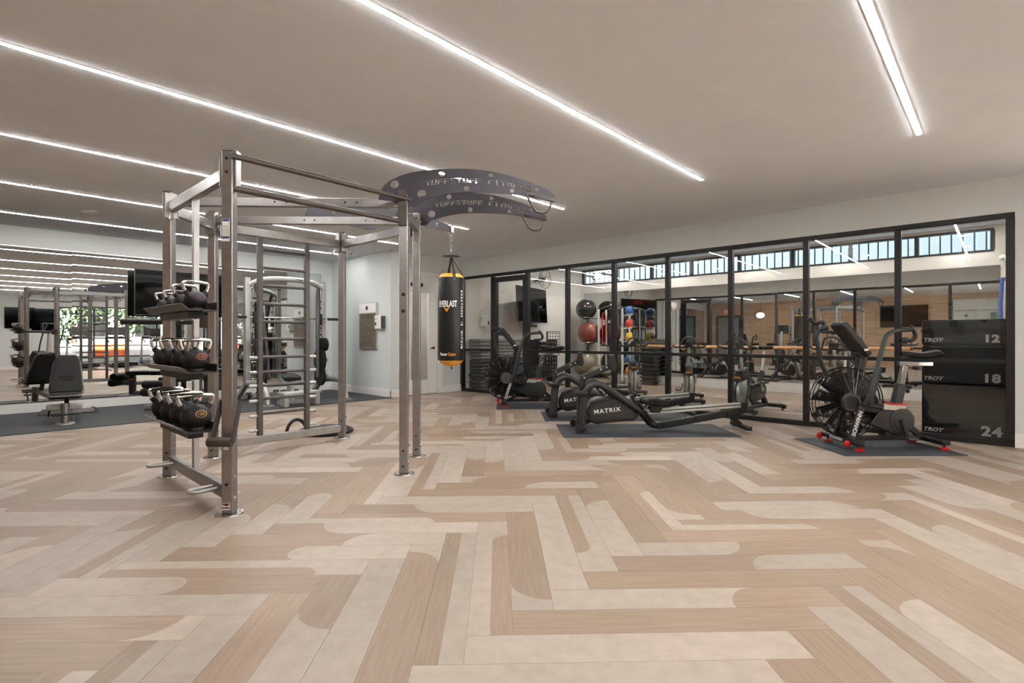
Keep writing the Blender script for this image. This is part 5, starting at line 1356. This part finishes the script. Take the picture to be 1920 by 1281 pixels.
for i, (z, c, w) in enumerate(((1.838, 'med_blue', 'top blue'), (1.517, 'med_red', 'red'), (1.183, 'med_yellow', 'yellow'), (0.636, 'med_blue', 'lower blue'), (0.335, 'med_orange', 'orange'))):
    b_ = thing('medicine_ball', w + ' and black medicine ball on the white studio rack', 'medicine ball', (11.56, 6.76, z), R(200), 'medicine balls on the studio rack')
    build('shell', MB().ball((0, 0, 0), 0.12, 24), c, b_)
    m = MB()
    for s in (1, -1):
        m.lathe([(0.121 * math.sin(a), 0.121 * math.cos(a)) for a in (0.02, 0.3, 0.6, 0.75)], 20, (0, 0, 0), 'Z')
        m.v[-80:] = [Vector((v.x, v.y * math.cos(1.3 * s) - v.z * math.sin(1.3 * s), v.y * math.sin(1.3 * s) + v.z * math.cos(1.3 * s))) for v in m.v[-80:]]
    build('grip_panel', m, 'black_plastic', b_)
for i, (y, c, w) in enumerate(((7.45, 'red_plastic', 'red'), (7.3, 'black_plastic', 'black'), (7.12, 'gunmetal', 'grey'))):
    st = thing('exercise_strap', w + ' looped exercise strap hanging on the white studio rack', 'strap', (11.48, y, 1.2), 0, 'straps hanging on the studio rack')
    x = 11.47
    build('webbing', MB().tube(smooth_path([(x, y - 0.04, 1.75), (x, y - 0.05, 1.4), (x, y - 0.035, 1.05), (x, y, 1.0), (x, y + 0.035, 1.05), (x, y + 0.05, 1.4), (x, y + 0.04, 1.75), (x, y, 1.8)], 4), 0.016, 8), c, st, world=True)
    build('handle', MB().cyl((x, y - 0.06, 0.97), (x, y + 0.06, 0.97), 0.02, 10), 'black_plastic', st, world=True)
for (x, y, z_, w) in ((11.1, 7.35, 0.0, 'on the floor below the stability balls'), (11.12, 7.33, 0.235, 'stacked upside down on another')):
    b_ = thing('balance_trainer', 'grey half dome balance trainer ' + w, 'balance trainer', (x, y, z_), 0, 'half dome balance trainers')
    build('base', MB().lathe([(1e-5, 0), (0.3, 0), (0.32, 0.02), (0.32, 0.05), (1e-5, 0.05)], 32), 'black_plastic', b_)
    build('dome', MB().lathe([(0.31, 0.05), (0.315, 0.08)] + [(0.31 * math.cos(a), 0.08 + 0.15 * math.sin(a)) for a in [PI / 2 * k / 8 for k in range(8)]] + [(1e-5, 0.23)], 32), 'ball_grey', b_)
# stack of steps behind the medicine balls
for k in range(9):
    s_ = thing('aerobic_step', 'black aerobic step, number %s from the floor in the stack by the mirror' % ('one', 'two', 'three', 'four', 'five', 'six', 'seven', 'eight', 'nine')[k], 'step', (11.78, 6.32, 0.02 + k * 0.1), 0, 'aerobic steps stacked by the mirror')
    build('deck', MB().box((-0.14, -0.22, 0.055), (0.14, 0.22, 0.088)), 'black_plastic', s_, bevel=0.02)
    build('skirt', MB().box((-0.1, -0.17, 0.0), (0.1, 0.17, 0.056)), 'charcoal', s_)

# ================================================================== STUDIO LEFT WALL
t = tv('wall_television', 'black television tilted on a swivel arm inside the studio', (9.55, 8.2, 1.95), R(14), 1.54, 0.83, tilt=R(-3))
build('swivel_arm', MB().beam((0, 0.05, 0), (0.1, 0.42, 0), 0.08, 0.08), 'black_plastic', t)
build('sound_bar', MB().box((-0.28, 0.02, -0.53), (0.28, 0.09, -0.47)), 'black_plastic', t, bevel=0.006)
build('bar_stem', MB().box((-0.02, 0.05, -0.48), (0.02, 0.08, -0.38)), 'black_plastic', t)
t = thing('wall_fan', 'round black wall fan above the studio television', 'fan', (10.1, 8.36, 2.62))
m = MB()
for r in (0.23, 0.19, 0.15, 0.11, 0.07): m.tube([(10.1 + r * math.cos(2 * PI * i / 32), 8.28 - 0.05 * (1 - (r / 0.23) ** 2), 2.62 + r * math.sin(2 * PI * i / 32)) for i in range(32)], 0.008 if r > 0.2 else 0.0025, 6, closed=True)
build('cage', m, 'black_plastic', t, world=True)
for k in range(3):
    a = 2 * PI * k / 3 + 0.4
    build('blade', MB().add([(10.1 + rr_ * math.cos(a + q), 8.32 + dy_, 2.62 + rr_ * math.sin(a + q)) for rr_, q, dy_ in ((0.04, -0.3, -0.01), (0.04, 0.3, 0.01), (0.2, 0.5, 0.02), (0.2, -0.35, -0.02))], [(0, 1, 2, 3)]), 'silver_steel', t, world=True)
build('motor', MB().lathe([(1e-5, -0.06), (0.05, -0.05), (0.06, 0.0), (0.05, 0.1), (1e-5, 0.12)], 20, (10.1, 8.34, 2.62), 'Y'), 'black_plastic', t, world=True)
build('wall_mount', MB().cyl((10.1, 8.4, 2.62), (10.1, 8.62, 2.6), 0.025, 10), 'black_plastic', t, world=True)
t = thing('sanitizer_dispenser', 'white wall dispenser inside the studio beside the glass door', 'dispenser', (8.31, 8.56, 1.41))
build('body', MB().box((8.2, 8.5, 1.42), (8.42, 8.62, 1.66)), 'white_paint', t, world=True, bevel=0.02)
build('window', MB().box((8.33, 8.496, 1.46), (8.37, 8.501, 1.54)).box((8.35, 8.496, 1.59), (8.38, 8.501, 1.6)), 'dark_print', t, world=True)
t = thing('exercise_chart', 'black framed white chart of exercise figures on studio wall', 'poster', (10.85, 8.6, 1.16))
build('frame', MB().box((10.57, 8.585, 0.98), (11.1, 8.62, 1.33)), 'black_plastic', t, world=True)
build('sheet', MB().box((10.595, 8.581, 1.0), (11.075, 8.586, 1.31)), 'paper_white', t, world=True)
m = MB()
for r_ in range(4):
    for c_ in range(4):
        x, z = 10.65 + c_ * 0.115, 1.035 + r_ * 0.073
        m.box((x, 8.5795, z), (x + 0.03, 8.5808, z + 0.04)).box((x + 0.035, 8.5795, z + 0.01), (x + 0.075, 8.5808, z + 0.026))
build('figure_print', m, 'dark_print', t, world=True)
for k in range(15):
    w = ('first', 'second', 'third', 'fourth', 'fifth', 'sixth', 'seventh', 'eighth', 'ninth', 'tenth', 'eleventh', 'twelfth', 'thirteenth', 'fourteenth', 'top')[k]
    o = build('exercise_mat', MB().box((-0.7, -0.19, 0.002), (0.7, 0.19, 0.074)), 'grey_cushion' if k > 8 else 'charcoal', bevel=0.028)
    o.location = (8.52 + random.uniform(-0.015, 0.015), 8.395 + random.uniform(-0.01, 0.01), 0.002 + k * 0.0755)
    tag(o, 'thick grey folded exercise mat, %s from the floor in the studio stack' % w if k < 14 else 'thick grey folded exercise mat on top of the studio stack', 'mat', 'folded mats stacked in the studio')
# dumbbell tower
t = thing('dumbbell_rack', 'black tower rack of small dumbbells under the studio television', 'rack', (10.25, 8.45, 0))
build('side_panel', MB().box((9.88, 8.3, 0), (9.92, 8.6, 1.12)), 'black_plastic', t, world=True)
build('side_panel', MB().box((10.58, 8.3, 0), (10.62, 8.6, 1.12)), 'black_plastic', t, world=True)
for r_ in range(9): build('tray', MB().box((9.92, 8.3, 0.18 + r_ * 0.1), (10.58, 8.6, 0.19 + r_ * 0.1)), 'black_plastic', t, world=True)
db0 = None
ROWW = ('lowest', 'second', 'third', 'fourth', 'fifth', 'sixth', 'seventh', 'eighth', 'top'); COLW = ('leftmost', 'second', 'third', 'fourth', 'fifth', 'rightmost')
for r_ in range(9):
    for c_ in range(6):
        loc = (9.98 + c_ * 0.107, 8.38, 0.229 + r_ * 0.1); lab = 'small black dumbbell with chrome end, %s in the %s tray of the tower' % (COLW[c_], ROWW[r_])
        if db0 is None:
            me_ = MB().lathe([(1e-5, -0.1), (0.026, -0.1), (0.038, -0.09), (0.038, -0.04), (0.013, -0.035), (0.013, 0.035), (0.038, 0.04), (0.038, 0.09), (0.026, 0.1), (1e-5, 0.1)], 12, (0, 0, 0), 'Y', mis=[1, 0, 0, 0, 1, 0, 0, 0, 1])
            db0 = build('dumbbell', me_, ['rubber_black', 'chrome']); db0.location = loc
            tag(db0, lab, 'dumbbell', 'dumbbells in the studio tower')
        else:
            o = db0.copy(); link(o); o.location = loc; o['label'] = lab
# blue bands and emergency light at the studio end wall
t = thing('resistance_bands', 'bundle of blue resistance bands hanging on studio end wall', 'bands', (11.7, -0.02, 1.5))
build('hook_bar', MB().cyl((11.95, -0.12, 2.12), (11.95, 0.02, 2.12), 0.012, 8).cyl((11.6, -0.12, 2.12), (11.6, 0.02, 2.12), 0.012, 8), 'gunmetal', t, world=True)
for k in range(6):
    x = 11.55 + k * 0.085
    build('band', MB().tube([(x, -0.02, 2.12), (x + 0.01, 0.0, 1.7), (x, -0.01, 1.1)], 0.026, 8), 'band_blue', t, world=True)
t = thing('emergency_light', 'small white emergency light high on studio end wall', 'wall light', (11.9, -0.07, 2.45))
build('body', MB().box((11.8, -0.12, 2.42), (12.05, -0.05, 2.5)), 'white_paint', t, world=True, bevel=0.01)
build('lamp_head', MB().ball((11.86, -0.02, 2.49), 0.045, 14).ball((12.0, -0.02, 2.49), 0.045, 14), 'white_paint', t, world=True)
# ================================================================== BEHIND THE CAMERA (seen in the mirrors)
tv('wall_television', 'wide black television on oak wall seen in the studio mirror', (GX0 + 0.07, 2.85, 2.05), R(90), 1.55, 0.88)
tv('wall_television', 'left black television on the window wall in the long mirror', (1.85, GY0 + 0.08, 1.95), R(180), 0.85, 0.8)
tv('wall_television', 'right black television beside windows in the long mirror', (2.55, GY0 + 0.08, 1.9), R(180), 0.75, 0.85)
# white bookcase with cabinet below
t = thing('bookcase', 'white open bookcase on the oak wall seen in the studio mirror', 'bookcase', (GX0, 0.62, 0.92))
x0 = GX0
build('back', MB().box((x0, 0.0, 0.92), (x0 + 0.02, 1.3, 2.62)), 'white_paint', t, world=True)
for y in (0.0, 0.63, 1.27): build('side', MB().box((x0 + 0.02, y, 0.92), (x0 + 0.32, y + 0.03, 2.62)), 'white_paint', t, world=True)
for z in (0.92, 1.4, 1.85, 2.25, 2.59): build('shelf', MB().box((x0 + 0.02, 0.03, z), (x0 + 0.32, 1.27, z + 0.03)), 'white_paint', t, world=True)
for k, (y, z) in enumerate(((0.12, 1.88), (0.17, 1.88), (0.22, 1.88), (0.8, 1.43), (0.85, 1.43), (0.9, 1.43))):
    o = build('book', MB().box((0, 0, 0), (0.2, 0.04, 0.24)), 'book_green'); o.location = (x0 + 0.06, y, z)
    tag(o, 'green book, %s on the white bookcase' % ('upper left', 'upper middle', 'upper right', 'lower left', 'lower middle', 'lower right')[k], 'book', 'green books on the bookcase')
def plant(x, y, z, label):
    t = thing('potted_plant', label, 'plant', (x, y, z), 0, 'small plants on the bookcase')
    build('pot', MB().lathe([(0.04, 0), (0.055, 0.1), (0.05, 0.1), (0.045, 0.09), (1e-5, 0.09)], 16), 'white_paint', t)
    m = MB(); rr = random.Random(int(y * 100))
    for k in range(26):
        a = rr.uniform(0, 2 * PI); l = rr.uniform(0.06, 0.13); d = Vector((math.cos(a), math.sin(a), rr.uniform(0.4, 1.6))).normalized(); s = d.cross(Vector((0, 0, 1))).normalized() * 0.022
        b = Vector((0, 0, 0.09)); c = b + d * l
        m.add([b, b.lerp(c, 0.55) + s, c, b.lerp(c, 0.55) - s], [(0, 1, 2, 3)])
    build('foliage', m, 'leaf', t, smooth=False)
plant(x0 + 0.18, 0.95, 1.88, 'small potted plant on the higher bookcase shelf'); plant(x0 + 0.18, 0.3, 1.43, 'small potted plant on the lower bookcase shelf')
t = thing('cabinet', 'dark grey two door cabinet under the white bookcase', 'cabinet', (x0, 0.62, 0))
build('body', MB().box((x0 + 0.005, -0.1, 0.06), (x0 + 0.45, 1.4, 0.9)), 'dark_grey_cabinet', t, world=True)
build('worktop', MB().box((x0 + 0.005, -0.12, 0.9), (x0 + 0.47, 1.42, 0.92)), 'black_plastic', t, world=True)
for y0, y1, hy in ((-0.09, 0.645, 0.58), (0.655, 1.39, 0.72)):
    d = build('door', MB().box((x0 + 0.45, y0, 0.08), (x0 + 0.47, y1, 0.89)), 'dark_grey_cabinet', t, world=True, bevel=0.003)
    build('handle', MB().box((x0 + 0.47, hy - 0.01, 0.62), (x0 + 0.5, hy + 0.01, 0.8)), 'black_plastic', d, world=True)
# dark exit door in the oak wall
d3 = struct('door_3', label='dark glazed exit door in the oak wall seen in the studio mirror')
build('frame', MB().box((x0, 9.2, 0), (x0 + 0.05, 9.3, 2.3)).box((x0, 10.3, 0), (x0 + 0.05, 10.4, 2.3)).box((x0, 9.2, 2.2), (x0 + 0.05, 10.4, 2.3)).box((x0, 9.3, 0), (x0 + 0.05, 10.3, 0.2)), 'door_dark', d3)
build('pane', MB().box((x0, 9.3, 0.2), (x0 + 0.02, 10.3, 2.2)), 'render_pale', d3)
t = thing('exit_sign', 'red lit exit sign above the dark exit door', 'exit sign', (x0 + 0.04, 9.8, 2.45))
build('box', MB().box((x0, 9.6, 2.38), (x0 + 0.06, 10.0, 2.58)), 'white_paint', t, world=True)
lettering('exit_lettering', 'EXIT', 0.17, 'exit_red', t, M=frame_m((0.022, 0, 0.03), (0, 1, 0), (0, 0, 1)), bold=0.004)
t = thing('wall_fan', 'round fan on the oak wall seen in the studio mirror', 'fan', (x0 + 0.2, 8.3, 2.25))
m = MB()
for r in (0.22, 0.15, 0.08): m.tube([(x0 + 0.25, 8.3 + r * math.cos(2 * PI * i / 28), 2.25 + r * math.sin(2 * PI * i / 28)) for i in range(28)], 0.009 if r > 0.2 else 0.004, 6, closed=True)
build('cage', m, 'black_plastic', t, world=True)
build('motor', MB().lathe([(1e-5, 0), (0.06, 0.02), (0.05, 0.2), (1e-5, 0.25)], 16, (x0, 8.3, 2.25), 'X'), 'silver_steel', t, world=True)
# treadmills, cross trainers and a cable tower
def treadmill(label, loc, rz):
    t = thing('treadmill', label, 'treadmill', loc, rz, 'treadmills at the street windows')
    build('deck', MB().box((-0.4, -0.9, 0.06), (0.4, 0.9, 0.2)), 'black_plastic', t, bevel=0.02)
    build('belt', MB().box((-0.26, -0.88, 0.2), (0.26, 0.7, 0.205)), 'rubber', t)
    for s in (-1, 1): build('upright', MB().beam((s * 0.38, 0.7, 0.15), (s * 0.36, 0.62, 1.3), 0.07, 0.09), 'silver_steel', t, bevel=0.01)
    for s in (-1, 1): build('handrail', MB().tube([(s * 0.36, 0.6, 1.1), (s * 0.37, 0.3, 1.05), (s * 0.37, 0.05, 0.98)], 0.025, 8), 'rubber_black', t)
    build('motor_hood', MB().prism([(0.55, 0.2), (0.9, 0.18), (0.92, 0.3), (0.6, 0.38)], -0.36, 0.36, 'YZ'), 'silver_steel', t, bevel=0.02)
    c = build('console', MB().box((-0.36, 0.55, 1.1), (0.36, 0.75, 1.2)), 'black_plastic', t, bevel=0.02)
    build('screen', MB().prism([(0.6, 1.25), (0.64, 1.25), (0.74, 1.58), (0.7, 1.58)], -0.3, 0.3, 'YZ'), 'black_plastic', c, bevel=0.01)
    return t
tm = treadmill('treadmill in the long mirror, left of three at the windows', (3.5, -3.8, 0), R(180))
copy_tree(tm, loc=(4.7, -3.8, 0), rz=R(180), label='treadmill in the long mirror, middle of three at the windows')
copy_tree(tm, loc=(5.9, -3.8, 0), rz=R(180), label='treadmill in the long mirror, right of three at the windows')
def cross_trainer(label, loc, rz):
    t = thing('cross_trainer', label, 'cross trainer', loc, rz, 'cross trainers near the oak wall')
    build('body', MB().prism([(0.3, 0.06), (0.95, 0.06), (1.0, 0.5), (0.8, 0.75), (0.45, 0.6)], -0.2, 0.2, 'YZ'), 'black_plastic', t, bevel=0.05)
    build('mast', MB().beam((0, 0.35, 0.5), (0, 0.25, 1.45), 0.1, 0.12), 'silver_steel', t, bevel=0.02)
    c = build('console', MB().box((-0.28, 0.2, 1.35), (0.28, 0.3, 1.72)), 'black_plastic', t, bevel=0.03)
    build('screen', MB().box((-0.24, 0.19, 1.42), (0.24, 0.201, 1.68)), 'screen', c)
    build('base', MB().box((-0.3, -0.85, 0.02), (0.3, 0.9, 0.08)), 'charcoal', t, bevel=0.01)
    for s in (-1, 1):
        a = build('pedal_arm', MB().beam((s * 0.17, -0.7, 0.25 + s * 0.08), (s * 0.2, 0.6, 0.3 - s * 0.06), 0.05, 0.07), 'silver_steel', t)
        build('footplate', MB().cbox((s * 0.17, -0.35, 0.3 + s * 0.05), (0.15, 0.38, 0.04)), 'rubber_black', a)
        build('swing_arm', MB().tube(smooth_path([(s * 0.3, 0.4, 0.4), (s * 0.32, 0.25, 1.0), (s * 0.32, 0.1, 1.4), (s * 0.28, 0.0, 1.65)], 4), 0.022, 8), 'charcoal', t)
    return t
ct = cross_trainer('black cross trainer in the studio mirror, left of the rig reflection', (-0.9, 7.0, 0), R(-90))
copy_tree(ct, loc=(-0.9, 5.6, 0), rz=R(-90), label='black cross trainer in the studio mirror, behind the rig reflection')
copy_tree(ct, loc=(2.6, -2.6, 0), rz=R(150), label='black cross trainer in the long mirror, before the wall televisions')
t = thing('cable_tower', 'silver cable tower seen at the windows in the long mirror', 'cable machine', (6.6, -1.9, 0), R(180))
build('weight_shroud', MB().box((-0.16, -0.15, 0.1), (0.16, 0.2, 1.75)), 'silver_steel', t, bevel=0.03)
build('column', MB().box((0.2, -0.06, 0.05), (0.3, 0.06, 2.1)), 'steel', t, bevel=0.01)
build('base', MB().box((-0.5, -0.45, 0), (0.5, 0.35, 0.07)), 'gunmetal', t, bevel=0.01)
build('pulley', MB().lathe([(1e-5, -0.02), (0.07, -0.02), (0.06, 0), (0.07, 0.02), (1e-5, 0.02)], 18, (0.25, -0.12, 1.4), 'X'), 'black_plastic', t)
build('cable', MB().cyl((0.25, -0.19, 1.4), (0.25, -0.19, 0.9), 0.006, 6), 'black_plastic', t)
build('grip', MB().cyl((0.18, -0.19, 0.88), (0.32, -0.19, 0.88), 0.018, 8), 'rubber_black', t)
t = thing('pendant_lamp', 'round glass pendant lamp seen in the studio mirror left of the rig reflection', 'pendant lamp', (-1.0, 8.0, 2.1))
build('globe', MB().ball((0, 0, 0.13), 0.17, 28, (1, 1, 0.75)), 'globe_glow', t)
build('cap', MB().lathe([(0.06, 0.25), (0.05, 0.29), (0.01, 0.3)], 16), 'gold_print', t)
build('cord', MB().cyl((0, 0, 0.3), (0, 0, 0.76), 0.006, 6), 'black_plastic', t)
